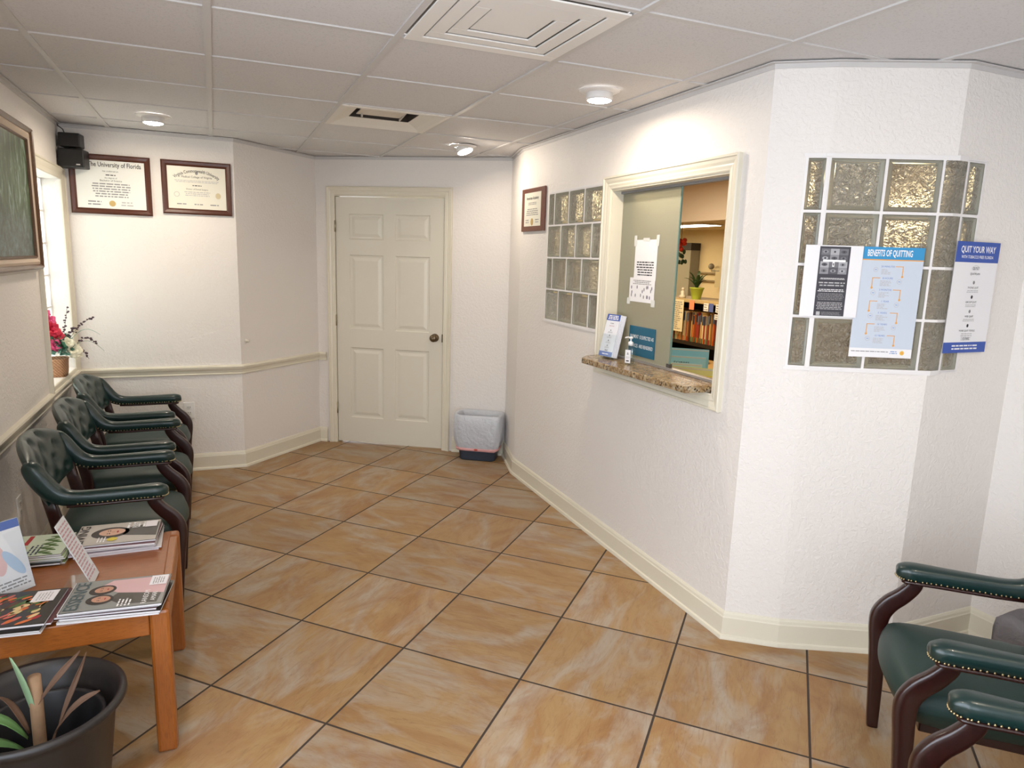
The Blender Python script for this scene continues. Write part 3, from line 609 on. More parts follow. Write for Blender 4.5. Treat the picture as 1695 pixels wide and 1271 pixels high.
# ------------------------------------------------------------------ chairs
def chair_proto():
    t=thing('captains_chair','','armchair')
    # back pad: closed superellipse slab, curved in plan, reclined, buttoned on the front
    N=26; K=22; front=[];back=[]
    btn=[(-.55,.66),(0,.70),(.55,.66),(-.28,.42),(.28,.42),(-.55,.18),(0,.16),(.55,.18),(-.28,.90),(.28,.90)]
    def surf(a,b):
        yy=.276*a; top=.803-.058*abs(a)**2.5; bot=.565+.0*a; z=bot+(top-bot)*(b*.5+.5)
        v=(z-.56)/.25; x=-.135-.075*v-.055*(1-a*a)*(.5+.5*v)
        return x,yy,z
    vs=[]; fs=[]
    for side in (0,1):
        for i in range(N+1):
            for j in range(K+1):
                a=2*i/N-1; b=2*j/K-1; a=math.sin(a*math.pi/2)*.35+a*.65; b=math.sin(b*math.pi/2)*.35+b*.65
                x,y,z=surf(a,b); th=.034*max(0,(1-abs(a)**5))**.5*max(0,(1-abs(b)**5))**.5
                if side==0:
                    v=(b+1)/2; dim=0
                    for (p,q) in btn:
                        d2=((a-p)*.262)**2+((v-q)*.24)**2; dim+=math.exp(-d2/.00022)*.021+math.exp(-d2/.0012)*.006
                    vs.append((x+th*1.15-dim*(1 if th>.02 else 0),y,z))
                else: vs.append((x-th*.75,y,z))
    S=(N+1)*(K+1); idx=lambda s,i,j:s*S+i*(K+1)+j
    for i in range(N):
        for j in range(K):
            fs.append((idx(0,i,j),idx(0,i+1,j),idx(0,i+1,j+1),idx(0,i,j+1))); fs.append((idx(1,i,j),idx(1,i,j+1),idx(1,i+1,j+1),idx(1,i+1,j)))
    for i in range(N):
        for j in (0,K): fs.append((idx(0,i,j),idx(0,i+1,j),idx(1,i+1,j),idx(1,i,j)))
    for j in range(K):
        for i in (0,N): fs.append((idx(0,i,j),idx(0,i,j+1),idx(1,i,j+1),idx(1,i,j)))
    mb=MB(); mb.add(vs,fs,0,True); bk=mb.build('backrest',GREEN,t)
    for p,q in btn:
        x,y,z=surf(p,2*q-1); mb=MB(); mb.ball((x+.012,y,z),.009,0,10,6,(.6,1,1)); mb.build('tufting_button',GREEN,bk)
    # seat cushion: crowned, bowed front
    N=20; K=20; vs=[];fs=[]
    def outline(a,b): # a: side -1..1, b: rear -1..front 1
        xx=-.15+(b*.5+.5)*(.455+.045*(1-a*a)); yw=.215+.022*(b*.5+.5); return xx,yw*a
    for side in (0,1):
        for i in range(N+1):
            for j in range(K+1):
                a=2*i/N-1;b=2*j/K-1; a=math.sin(a*math.pi/2)*.5+a*.5;b=math.sin(b*math.pi/2)*.5+b*.5
                x,y=outline(a,b); e=max(0,1-abs(a)**6)**.4*max(0,1-abs(b)**7)**.4
                if side==0: z=.385+e*(.055+.022*(1-a*a)*(1-b*b*.6)); vs.append((x,y,z))
                else: z=.375-e*.065; vs.append((x*1.0-.012*(b>0)*e,y*.99,z))
    S=(N+1)*(K+1)
    for i in range(N):
        for j in range(K):
            fs.append((idx2(0,i,j,S,K),idx2(0,i+1,j,S,K),idx2(0,i+1,j+1,S,K),idx2(0,i,j+1,S,K))); fs.append((idx2(1,i,j,S,K),idx2(1,i,j+1,S,K),idx2(1,i+1,j+1,S,K),idx2(1,i+1,j,S,K)))
    for i in range(N):
        for j in (0,K): fs.append((idx2(0,i,j,S,K),idx2(0,i+1,j,S,K),idx2(1,i+1,j,S,K),idx2(1,i,j,S,K)))
    for j in range(K):
        for i in (0,N): fs.append((idx2(0,i,j,S,K),idx2(0,i,j+1,S,K),idx2(1,i,j+1,S,K),idx2(1,i,j,S,K)))
    mb=MB(); mb.add(vs,fs,0,True); mb.build('seat',GREENS,t)
    MB().box(-.12,.27,-.20,.20,.30,.335).build('seat_frame',MAHO,t,bevel=.005)
    for s in (-1,1):
        y=.262*s
        # padded arm running back and up the side of the back
        path=[(.290,y*.985,.587),(.284,y*.985,.587),(.264,y,.588),(.235,y,.589),(.16,y,.588),(.05,y,.586),(-.035,y,.586),(-.085,y,.594),(-.120,y,.615),(-.148,y,.650),(-.168,y,.683),(-.184,y*.985,.710),(-.196,y*.96,.730),(-.202,y*.93,.742)]
        sec=[(.006,.006),(.022,.018),(.034,.027),(.038,.029),(.034,.028),(.030,.028),(.029,.029),(.029,.033),(.030,.037),(.031,.038),(.031,.037),(.030,.034),(.025,.026),(.010,.010)]
        sp,ss=spline(path,sec,3)
        mb=MB(); mb.sweep(sp,ss,20,0,2.7); ar=mb.build('arm_pad',GREEN,t)
        mb=MB(); mb.sweep([(.272,y,.560),(.262,y,.560),(.235,y,.5605),(.16,y,.560),(.0,y,.558),(-.075,y,.560)],[(.024,.005),(.032,.007),(.035,.007),(.031,.007),(.027,.007),(.026,.007)],12,0,4); mb.build('arm_rail',MAHO,ar)
        mb=MB(); pts=[]
        acc=0.
        for q in range(7,len(sp)-4):
            P=sp[q]; T=(sp[q+1]-sp[q-1]).normalized(); sd=T.cross(Vector((0,0,1))).normalized(); nn=sd.cross(T).normalized(); L=(sp[q+1]-P).length; n=max(1,round(L/.0145))
            for k in range(n):
                f=k/n; PP=P.lerp(sp[q+1],f); aa=ss[q][0]*(1-f)+ss[q+1][0]*f; bb=ss[q][1]*(1-f)+ss[q+1][1]*f
                for sg in ((-1,1) if PP.x>-.05 else ((-1,) if s>0 else (1,))): pts.append(PP+sd*sg*aa*.985-nn*bb*.58)
        for a in range(-75,76,15):
            an=math.radians(a); pts.append((.262+.026*math.cos(an),y+.033*math.sin(an),.5715))
        for p_ in pts: mb.ball(p_,.0034,0,6,4)
        mb.build('brass_nail_trim',BRASS,ar)
        # front leg: curved arm support flowing into the leg
        yl=.256*s
        path=[(.228,yl,.556),(.236,yl,.535),(.262,yl,.50),(.296,yl,.465),(.318,yl,.425),(.322,yl,.38),(.316,yl,.30),(.308,yl,.18),(.302,yl,.06),(.299,yl,.0)]
        sec=[(.016,.024),(.016,.025),(.016,.027),(.017,.029),(.018,.030),(.019,.029),(.020,.026),(.019,.023),(.017,.020),(.016,.018)]
        sp,ss=spline(path,sec,4); mb=MB(); mb.sweep(sp,ss,16,0,4.5,up=(1,0,.3)); mb.build('leg',MAHO,t)
        # rear leg: raked post
        yl=.225*s
        path=[(-.150,yl,.60),(-.135,yl,.53),(-.118,yl,.45),(-.112,yl,.36),(-.128,yl,.24),(-.165,yl,.10),(-.195,yl,.0)]
        mb=MB(); mb.sweep(path,[(.016,.022),(.017,.023),(.018,.025),(.018,.025),(.017,.022),(.016,.019),(.015,.017)],14,0,4.5,up=(1,0,.3)); mb.build('leg',MAHO,t)
    return t
def idx2(s,i,j,S,K): return s*S+i*(K+1)+j
ch=chair_proto(); spots=[((-.51,3.37),0,'green leather armchair nearest the magazine table, left row'),((-.515,4.075),0,'green leather armchair in the middle of the left row'),((-.545,4.82),math.radians(-1.5),'green leather armchair farthest in the left row, near the corner window'),
 ((1.913+.727*-.285,1.300-.687*-.285),math.atan2(.687,-.727),'green leather armchair in front of the bay at the right, turned toward the room'),((1.913-.51+.0-.727*.285,.745+.687*.285),math.atan2(.687,-.727),'green armchair at the lower right edge with only one arm end showing')]
for i,((x,y),a,lb) in enumerate(spots):
    o=ch if i==0 else copy_tree(ch)
    if i>=3:
        f=Vector((-.727,.687)); c=Vector((1.913,1.300)) if i==3 else Vector((1.385,.745)); p_=c-f*.28; x,y=p_.x,p_.y
    o.location=(x,y,0); o.rotation_euler=(0,0,a); o['label']=lb; o['group']='green leather armchairs' 
# ------------------------------------------------------------------ magazine table
TZ=.492; t=thing('end_table','low square golden oak table holding the magazines','table',(-.52,2.55,0))
hx,hy=.345,.335
for sx in (-1,1):
    for sy in (-1,1):
        mb=MB(); a=sx*hx; b=sy*hy
        mb.box(min(a,a-sx*.058),max(a,a-sx*.058),min(b,b-sy*.062),max(b,b-sy*.062),0,TZ-.002); mb.build('leg',OAKZ,t,bevel=.010)
for sy in (-1,1):
    b=sy*hy; MB().box(-hx+.058,hx-.058,min(b-sy*.004,b-sy*.034),max(b-sy*.004,b-sy*.034),TZ-.082,TZ-.004).build('apron',OAKX,t,bevel=.004)
for sx in (-1,1):
    a=sx*hx; MB().box(min(a-sx*.004,a-sx*.034),max(a-sx*.004,a-sx*.034),-hy+.062,hy-.062,TZ-.082,TZ-.004).build('apron',OAK,t,bevel=.004)
MB().box(-hx+.030,hx-.030,-hy+.030,hy-.030,TZ-.02,TZ).build('tabletop',OAKX,t,bevel=.003)
# ------------------------------------------------------------------ magazines
PAGE=M('magazine_pages','#d6d5d8',.6)
def magazine(name_label,cx,cy,z,L,W_,th,rot,cover,group,draw=None):
    """local x: page-down direction (title at -x), local y: reading direction"""
    t=thing('magazine',name_label,'magazine',(cx,cy,z),rot,group)
    mb=MB(); n=7; ys=[-W_/2+W_*k/n for k in range(n+1)]
    MB().box(-L/2+.001,L/2-.001,-W_/2+.0004,W_/2-.0015,.0006,th-.0006).build('pages',PAGE,t)
    mb.box(-L/2,L/2,-W_/2,W_/2,th-.0006,th).box(-L/2,L/2,-W_/2,W_/2,0,.0006); mb.build('cover',cover,t)
    if draw:
        p=Print(); draw(p,L,W_); o=p.build(t,'cover_print'); o.matrix_local=Matrix.Translation((0,0,th))@Matrix.Rotation(math.pi/2,4,'Z')
    return t
SKIN=M('skin_print','#b98870',.5); SKIN2=M('skin_print_light','#d0a78f',.5); HAIR=M('dark_hair_print','#2b2220',.5); PINK=M('pink_print','#cfa9ac',.5); LBL=M('white_label','#e9e6ea',.5); MAG1=M('grey_cover','#80827f',.3); MAG2=M('dark_cover','#2e2a27',.3); MAG3=M('pale_cover','#b7b0a8',.3); MAG4=M('lilac_cover','#d8cdd8',.35); MAG5=M('dark_red_cover','#5d2a32',.3); MAG6=M('white_cover','#d8d6d6',.35); MAG7=M('green_cover','#8aa266',.35); TEALC=M('pale_green_cover','#c4d2bc',.35); YEL=M('yellow_print','#d4c23a',.5); RED=M('red_print','#a5282e',.5); NAVY=M('navy_print','#27304d',.5); ORG=M('orange_print','#cf6a2a',.5); GRN=M('leaf_green_print','#4d6b33',.5); CREAMI=M('cream_print','#d8c08a',.5)
def face(p,x,y,s,skin,l=2,rot=0.):
    p.ell(x-s*.1,y+s*.12,s*1.25,s*1.45,HAIR,l,24,rot); p.ell(x,y,s*.78,s,skin,l+1,24,rot)
    for q in (-.3,.3): p.ell(x+q*s,y+.18*s,s*.13,s*.06,HAIR,l+2,10); p.ell(x+q*s,y+.34*s,s*.17,s*.035,HAIR,l+2,8)
    p.ell(x,y-.42*s,s*.24,s*.09,RED,l+2,12); p.ell(x,y-.1*s,s*.08,s*.16,SKIN,l+2,10)
# print coordinates: x=reading direction (magazine local +y), y=up the page (magazine local -x)
def cov_essence(p,L,W_):
    p.rect(-W_/2+.002,W_/2-.002,-L/2+.002,L/2-.002,MAG1,0)
    p.text('ESSENCE',0,L/2-.028,.052,M('title_teal_grey','#42555a',.5),6,width=W_*.88,bold=.01)
    p.poly([(-.03,-L/2+.004),(.09,-L/2+.004),(.09,.03),(.05,.06),(.0,.0)],PINK,1); p.poly([(-.09,-.12),(-.03,-.125),(.0,.0),(-.04,.02),(-.08,-.02)],MAG2,1)
    face(p,.030,.045,.026,SKIN,2,.2); face(p,-.035,.040,.026,SKIN,3,-.1)
    p.lines(-.095,-.045,-.01,-.05,4,WINK,6,seed=3,center=False); p.text('RANSOM',-.05,-.085,.022,WINK,6); p.text('AMARI',-.05,-.108,.02,WINK,6)
    p.rect(.028,.095,-L/2+.006,-L/2+.055,LBL,7); p.lines(.034,.085,-L/2+.048,-L/2+.014,5,GINK,8,seed=4)
def cov_food(p,L,W_):
    p.rect(-W_/2+.002,W_/2-.002,-L/2+.002,L/2-.002,MAG2,0); rr=random.Random(5)
    cols=[ORG,RED,CREAMI,GRN,M('salmon_print','#c7675a',.5),ORG,M('brown_print','#5a3a28',.5),CREAMI]
    for k in range(90):
        m=cols[(k*5)%8]; x=rr.uniform(-W_/2+.02,W_/2-.03); y=rr.uniform(-L/2+.035,L/2-.03); p.ell(x,y,rr.uniform(.004,.010),rr.uniform(.012,.03),m,1+k%5,12,rr.uniform(.5,1.3))
    p.rect(W_/2-.085,W_/2-.012,-L/2+.018,-L/2+.080,LBL,7); p.lines(W_/2-.08,W_/2-.02,-L/2+.07,-L/2+.03,5,LINK,8,seed=9); p.text('COOKING',0,L/2-.02,.03,WINK,7,width=W_*.8)
def cov_face(p,L,W_):
    p.rect(-W_/2+.002,W_/2-.002,-L/2+.002,L/2-.002,MAG3,0); face(p,.01,.02,.043,SKIN2,1,.1); p.poly([(-.06,-L/2+.004),(.08,-L/2+.004),(.04,-.02),(-.03,-.02)],MAG2,1)
    p.text('LIVING',0,L/2-.022,.045,HAIR,7,width=W_*.85,bold=.01); p.ell(-.062,.01,.017,.017,YEL,7); p.lines(-.09,-.03,.06,.03,3,WINK,7,seed=2); p.lines(.03,.09,-.02,-.09,4,WINK,7,seed=12); p.rect(.03,.09,-L/2+.01,-L/2+.05,LBL,8); p.text('BIG',.055,-.055,.03,WINK,7)
def cov_green(p,L,W_):
    p.rect(-W_/2+.002,W_/2-.002,-L/2+.002,L/2-.002,TEALC,0); p.text('Health',-.01,L/2-.024,.04,NAVY,5,width=W_*.7); p.rect(-.09,-.01,-.01,.05,CREAMI,1); p.ell(-.05,.02,.03,.018,ORG,2); p.rect(.005,.09,.04,.055,RED,2); p.rect(.005,.09,-.005,.01,RED,2); p.rect(.005,.09,.065,.085,GINK,2)
    for k in range(14): p.ell(-.085+k*.012,-.09+.012*(k%3),.006,.02,GRN,2+k%2,10,.4*(k%3-1))
    p.lines(-.09,.0,-.02,-.06,3,NAVY,3,seed=8)
names=['topmost','second from the top','third from the top','fourth from the top','fifth from the top','sixth from the top','lowest']
def stack(cx,cy,z,L,W_,ths,rot,covers,stackname,group,draw,top_label,seed):
    rr=random.Random(seed); n=len(ths); zz=z
    for i in range(n):
        k=n-1-i; top=(k==0); lab=top_label if top else 'magazine %s in the %s'%((names[k] if i else 'lowest'),stackname)
        dx,dy=(0,0) if top else (rr.uniform(-.012,.012),rr.uniform(-.012,.014)); rt=rot+(0 if top else math.radians(rr.uniform(-3.5,3.5)))
        magazine(lab,cx+dx,cy+dy,zz,L,W_,ths[i],rt,covers[i%len(covers)] if not top else MAG2,group,draw if top else None); zz+=ths[i]+.0004
    return zz
stack(-.320,2.300,TZ,.272,.205,[.006,.007,.006,.008,.007],math.radians(-5),[MAG6,MAG2,MAG5,MAG6],'near right stack on the oak table','magazines in the near right stack',cov_essence,'grey magazine with two women on the cover, topmost of the near right stack',3)
stack(-.620,2.315,TZ,.275,.225,[.006,.005,.006,.007],math.radians(-6),[MAG6,MAG2,MAG5],'near left stack on the oak table','magazines in the near left stack',cov_food,'magazine with sliced vegetables and white label, topmost of the near left stack',4)
stack(-.375,2.795,TZ,.272,.205,[.005,.006,.005,.007,.006,.008,.006],math.radians(-2),[MAG4,MAG6,MAG4,MAG2,MAG6,MAG5],'far right stack on the oak table','magazines in the far right stack',cov_face,'magazine with a woman’s face on the cover, topmost of the far right stack',5)
stack(-.660,2.775,TZ,.272,.200,[.006,.006,.007,.006,.007,.006],math.radians(-5),[MAG7,MAG2,TEALC,MAG7],'far left stack on the oak table','magazines in the far left stack',cov_green,'pale green health magazine, topmost of the far left stack',6)
# card holders (clear acrylic, leaning)
def card_holder(x,y,ang,label,lean,H,W_,front,back):
    t=thing('card_holder',label,'card holder',(x,y,TZ+.0005),ang,'clear acrylic card holders')
    # local: x = facing direction, y = width
    m=Matrix.Rotation(-lean,4,'Y')
    MB().box(-.0008,.0,-W_/2,W_/2,0,H,0,m).box(.0016,.0024,-W_/2,W_/2,0,H,0,m).build('acrylic_sleeve',CLEAR,t)
    dx=math.sin(lean)*H
    MB().box(-.085,.0,-W_/2,W_/2,0,.0015).build('acrylic_foot',CLEAR,t)
    s=MB().box(0.0002,.0014,-W_/2+.002,W_/2-.002,.002,H-.002,0,m).build('card',WHITEP,t)
    p=Print(); front(p,H,W_); o=p.build(s,'card_print'); o.matrix_local=m@Matrix(((0,0,1,.0015),(1,0,0,0),(0,1,0,H/2),(0,0,0,1)))
    p=Print(); back(p,H,W_); o=p.build(s,'card_print'); o.matrix_local=m@Matrix(((0,0,-1,0.0001),(-1,0,0,0),(0,1,0,H/2),(0,0,0,1)))
def cf1(p,H,W_): p.lines(-W_/2+.008,W_/2-.008,H/2-.012,-H/2+.02,16,M('pink_ink','#c79aa0',.6),1,seed=3,center=False)
def cb1(p,H,W_): p.rect(-W_/2+.003,W_/2-.003,-.02,H/2-.003,M('photo_blue_grey','#5d6670',.5),1); p.rect(-W_/2+.003,W_/2-.003,-H/2+.003,-.02,RED,1); face(p,0,.05,.022,SKIN,2); p.text('R',0,-.06,.05,WINK,3)
def cf2(p,H,W_): p.rect(-W_/2+.003,W_/2-.003,H/2-.03,H/2-.003,M('blue_print','#4663a8',.5),1); p.ell(-.02,.0,.022,.05,M('pale_pink_print','#d9b7b7',.5),1); p.ell(.02,-.02,.016,.05,M('pale_blue_print','#a9c0d8',.5),2,20,.5); p.lines(-W_/2+.01,W_/2-.01,-.07,-.10,3,GINK,2,seed=5)
card_holder(-.410,2.500,math.radians(-3),'clear card holder with a pink-lined leaning card between the magazine stacks',.40,.235,.11,cf1,cb1)
card_holder(-.628,2.470,math.radians(-48),'clear card holder with a pale picture card, behind the vegetable magazine',.28,.235,.13,cf2,cf2)
# ------------------------------------------------------------------ plant pot
t=thing('potted_plant','large dark plastic pot with a nearly bare yucca in front of the oak table','plant',(-.487,1.985,0))
POTM=M('dark_brown_pot','#1f1c1c',.42,bump=(60,.05,.0005))
mb=MB(); mb.lathe([(.002,.0),(.135,.0),(.145,.012),(.185,.352),(.190,.372),(.206,.376),(.214,.386),(.213,.398),(.206,.404),(.196,.400),(.188,.380),(.182,.372),(.142,.03),(.002,.026)],56,0,None,False); mb.build('pot',POTM,t)
mb=MB(); mb.lathe([(.12,.03),(.140,.345),(.146,.352),(.152,.350),(.153,.343),(.146,.338),(.126,.03)],44,0,Matrix.Translation((.012,-.02,0)),False); mb.build('inner_pot',M('black_nursery_pot','#17171a',.45),t)
def soil():
    m=NT('dark_potting_soil'); co=m.n('ShaderNodeTexCoord').outputs['Object']; n=m.noise(co,45,5,.7); m.l(m.ramp(n,[(.35,rgb('#17130f')),(.6,rgb('#2c241d')),(.72,rgb('#3a3129')),(.78,rgb('#c9c6c0'))]),m.b.inputs['Base Color']); m.b.inputs['Roughness'].default_value=.95; m.bump(n,1,.02); return m.m
mb=MB(); mb.lathe([(.001,.215),(.05,.212),(.10,.21),(.134,.205)],36,0,Matrix.Translation((.012,-.02,0)),False); s=mb.build('soil',soil(),t)
mb=MB(); mb.sweep([(.010,-.03,.20),(.011,-.031,.30),(.012,-.033,.40),(.013,-.034,.492)],[(.017,.017),(.0155,.0155),(.0155,.0155),(.015,.015)],16,0,2); mb.build('trunk',M('pale_bark','#8a6d52',.8,bump=(60,.6,.003),var=.2,vs=30),t)
def leaf(path,wd,mat,name,parent,fold=.3,tw=0.):
    P=[Vector(p) for p in path]; n=len(P); vs=[];fs=[]
    for i,p in enumerate(P):
        d=(P[min(i+1,n-1)]-P[max(i-1,0)]).normalized(); side=d.cross(Vector((0,0,1))); side=side.normalized() if side.length>.05 else Vector((1,0,0)); side=Matrix.Rotation(tw*i/n,3,d)@side; nn=side.cross(d).normalized()
        w_=wd*math.sin(math.pi*min(1,(i+.35)/(n-.3)))**.7
        vs+=[p-side*w_+nn*w_*fold,p-side*w_*.5+nn*w_*fold*.3,p,p+side*w_*.5+nn*w_*fold*.3,p+side*w_+nn*w_*fold]
    for i in range(n-1):
        for k in range(4): fs.append((5*i+k,5*i+k+1,5*i+5+k+1,5*i+5+k))
    mb=MB(); mb.add(vs,fs,0,True); o=mb.build(name,mat,parent); sm=o.modifiers.new('thick','SOLIDIFY'); sm.thickness=.0012; return o
def arc(p0,p1,sag,n=8):
    p0=Vector(p0);p1=Vector(p1); return [tuple(p0.lerp(p1,k/n)+Vector((0,0,sag*math.sin(math.pi*k/n)))) for k in range(n+1)]
LG=M('green_leaf','#5f8a52',.45,var=.2,vs=14); LGB=M('grey_green_leaf','#7f9a78',.45,var=.15,vs=12); DRY=M('dry_brown_leaf','#5e4534',.75,var=.3,vs=20)
leaf(arc((.006,-.03,.36),(-.028,-.055,.565),.004),.021,LGB,'leaf',t,.3)
leaf(arc((-.01,-.05,.33),(-.12,-.06,.40),.035),.020,LG,'leaf',t,.25)
leaf(arc((-.02,-.05,.30),(-.15,-.09,.335),.03),.022,LG,'leaf',t,.25)
leaf(arc((-.01,-.03,.33),(-.10,.03,.42),.03),.012,DRY,'dry_leaf',t,.4,1)
leaf(arc((.015,-.045,.41),(.115,-.02,.535),.006),.008,DRY,'dry_leaf',t,.6,2)
leaf(arc((.055,-.045,.33),(.128,-.015,.525),.004),.007,DRY,'dry_leaf',t,.6,2.5)
leaf(arc((.05,-.05,.33),(.155,-.03,.415),.02),.009,DRY,'dry_leaf',t,.5,1.2)
leaf(arc((.03,-.05,.25),(.055,-.045,.34),.0),.007,DRY,'dry_leaf',t,.6,.3)
# ------------------------------------------------------------------ flower basket on the window sill
t=thing('flower_basket','woven basket of red and white silk flowers on the glass block window sill','flowers',(-.918,4.93,.7905))
def wicker():
    m=NT('woven_wicker'); co=m.n('ShaderNodeTexCoord').outputs['Object']; v=m.n('ShaderNodeVectorMath',_operation='MULTIPLY',i0=co,i1=(1,1,1)).outputs[0]
    wv=m.n('ShaderNodeTexWave',_bands_direction='Z',Vector=v,Scale=38.,Distortion=1.).outputs['Fac']; wx=m.n('ShaderNodeTexWave',_bands_direction='DIAGONAL',Vector=v,Scale=34.).outputs['Fac']
    f=m.math('MULTIPLY',wv,wx); m.l(m.mix(f,rgb('#96694a'),rgb('#d6aa82')),m.b.inputs['Base Color']); m.b.inputs['Roughness'].default_value=.7; m.bump(f,.6,.003); return m.m
mb=MB(); 
pr=[(.050,.0,.062),(.054,.03,.066),(.058,.10,.070),(.061,.105,.073),(.061,.112,.073),(.056,.112,.068),(.050,.02,.06)]
vs=[];fs=[];n=24
for a,z,b in pr:
    for k in range(n):
        an=2*math.pi*k/n; c,q=math.cos(an),math.sin(an); vs.append((math.copysign(abs(c)**.5,c)*a,math.copysign(abs(q)**.5,q)*b,z))
for j in range(len(pr)-1):
    for k in range(n): fs.append((j*n+k,j*n+(k+1)%n,(j+1)*n+(k+1)%n,(j+1)*n+k))
fs.append(tuple(range(n))); fs.append(tuple((len(pr)-1)*n+k for k in range(n))); mb.add(vs,fs,0,True); mb.build('basket',wicker(),t)
rr=random.Random(11)
LD=M('dark_silk_leaf','#3f6b52',.5,var=.3,vs=30); LD2=M('blue_green_silk_leaf','#6f9c8b',.5,var=.2,vs=30)
def tuft(name,mat,cnt,c,spread,sz,seed):
    q=random.Random(seed); mb=MB()
    for k in range(cnt):
        a=q.uniform(0,2*math.pi); el=q.uniform(-.3,1.2); d=Vector((math.cos(a)*math.cos(el),math.sin(a)*math.cos(el),math.sin(el))); p=Vector(c)+Vector((d.x*spread[0],d.y*spread[1],d.z*spread[2]))*q.uniform(.4,1)
        s=d.cross(Vector((q.uniform(-1,1),q.uniform(-1,1),q.uniform(-1,1)))).normalized(); nn=s.cross(d); L=sz*q.uniform(.7,1.3); w_=L*.38
        mb.add([p-d*L*.5,p-d*L*.1+s*w_+nn*.1*L,p+d*L*.5,p-d*L*.1-s*w_+nn*.1*L,p+nn*-.05*L],[(0,1,4),(1,2,4),(2,3,4),(3,0,4)],0,False)
    return mb.build(name,mat,t)
tuft('foliage',LD,110,(.020,-.005,.170),(.080,.085,.075),.058,1); tuft('foliage',LD2,30,(.02,-.02,.15),(.06,.07,.05),.05,2)
def bloom(c,rad,mat,seed,up=(0,0,1)):
    q=random.Random(seed); mb=MB(); c=Vector(c)
    for ring_,(n_,el,rr_) in enumerate([(6,.25,1.),(6,.75,.85),(5,1.15,.6)]):
        for k in range(n_):
            a=2*math.pi*k/n_+ring_*.5+q.uniform(-.15,.15); d=Vector((math.cos(a)*math.cos(el),math.sin(a)*math.cos(el),math.sin(el))); s=Vector((-math.sin(a),math.cos(a),0)); nn=d.cross(s)
            R=rad*rr_*q.uniform(.85,1.15); w_=R*.48
            vs=[c+d*R*f+s*w_*g*math.sin(math.pi*min(f*.9+.05,1))+nn*(.12*R*math.sin(f*3)-.1*R*abs(g)) for f in (0,.35,.7,1.) for g in (-1,0,1)]
            mb.add(vs,[(3*i+j,3*i+j+1,3*i+3+j+1,3*i+3+j) for i in range(3) for j in range(2)],0,True)
    mb.ball(c+Vector((0,0,rad*.2)),rad*.2)
    rot=Vector((0,0,1)).rotation_difference(Vector((.42,-.85,.35)).normalized()).to_matrix(); mb.v=[tuple(c+rot@(Vector(v)-c)) for v in mb.v]
    return mb.build('flower',mat,t)
REDF=M('crimson_silk','#c2183a',.5,var=.25,vs=40); PKF=M('pink_silk','#d84f7f',.5,var=.2,vs=40); WHF=M('ivory_silk','#ece8cf',.55,var=.06,vs=30)
bloom((-.005,-.035,.29),.050,REDF,1); bloom((.01,-.02,.245),.050,REDF,2); bloom((-.02,-.01,.34),.040,PKF,3); bloom((.005,-.05,.195),.045,PKF,4); bloom((-.03,-.03,.385),.026,PKF,5)
bloom((.085,.0,.165),.055,WHF,6); bloom((.070,-.03,.205),.040,WHF,7); bloom((.095,.01,.135),.040,WHF,8)
def sprig(p0,p1,sag,seed,leaves=12,sz=.011,mat=None):
    q=random.Random(seed); P=arc(p0,p1,sag,10); mb=MB(); mb.sweep(P,[(.0012,.0012)]*len(P),6,0,2); st_=mb.build('sprig',M('sprig_stem','#4a4038',.7),t); mb=MB()
    for k in range(leaves):
        f=.3+.7*k/leaves; i=min(9,int(f*10)); p=Vector(P[i]).lerp(Vector(P[i+1]),f*10-i)
        mb.ball(p+Vector((q.uniform(-1,1),q.uniform(-1,1),q.uniform(-1,1)))*.007,sz*q.uniform(.5,.8),0,6,4,(1,.5,.8))
    mb.build('sprig_leaves',mat or M('plum_leaf','#4d3740',.6),st_)
for a in [((.04,0,.2),(.075,.02,.425),.0,1),((.06,0,.2),(.205,.05,.355),.03,2),((.09,0,.17),(.215,.06,.185),.05,3),((.08,0,.14),(.165,.04,.095),.045,4),((.05,0,.2),(.12,-.02,.30),.02,5)]: sprig(*a)
leaf(arc((.08,0,.22),(.235,.05,.245),.05),.004,LD2,'blade',t); leaf(arc((.09,0,.18),(.25,.06,.14),.05),.003,LD,'blade',t)
# ------------------------------------------------------------------ waste basket with liner
bd=(Vector(t1)-Vector(c3)).normalized(); ang=math.atan2(bd.y,bd.x)
t=thing('waste_basket','dark blue waste basket with a white bag liner in the far corner beside the door','waste basket',(1.884,5.012,0),ang)
def rbox(mb,levels,n=36,pw=5.,mi=0,noise=0.,seed=1,sm=True,capb=True,capt=False):
    q=random.Random(seed); vs=[];fs=[]
    ph=[q.uniform(0,6.28) for _ in range(8)]
    for li,(a,b,z) in enumerate(levels):
        for k in range(n):
            an=2*math.pi*k/n; c,s_=math.cos(an),math.sin(an); x=math.copysign(abs(c)**(2/pw),c)*a; y=math.copysign(abs(s_)**(2/pw),s_)*b
            d=noise*(math.sin(an*7+ph[0]+li*.9)+.7*math.sin(an*13+ph[1]-li*1.3)+.5*math.sin(an*3+ph[2]+li*2.)); z2=z+noise*.6*math.sin(an*4+ph[3]+li)
            vs.append((x*(1+d/.15),y*(1+d/.15),z2 if noise else z))
    for j in range(len(levels)-1):
        for k in range(n): fs.append((j*n+k,j*n+(k+1)%n,(j+1)*n+(k+1)%n,(j+1)*n+k))
    if capb: fs.append(tuple(range(n)))
    if capt: fs.append(tuple((len(levels)-1)*n+k for k in range(n)))
    return mb.add(vs,fs,mi,sm)
mb=MB(); rbox(mb,[(.140,.078,0),(.146,.084,.01),(.172,.104,.345),(.178,.110,.350),(.178,.110,.362),(.172,.105,.364),(.168,.100,.35),(.138,.076,.01)],capb=True,capt=True); mb.build('bin',M('slate_blue_plastic','#35404f',.4),t)
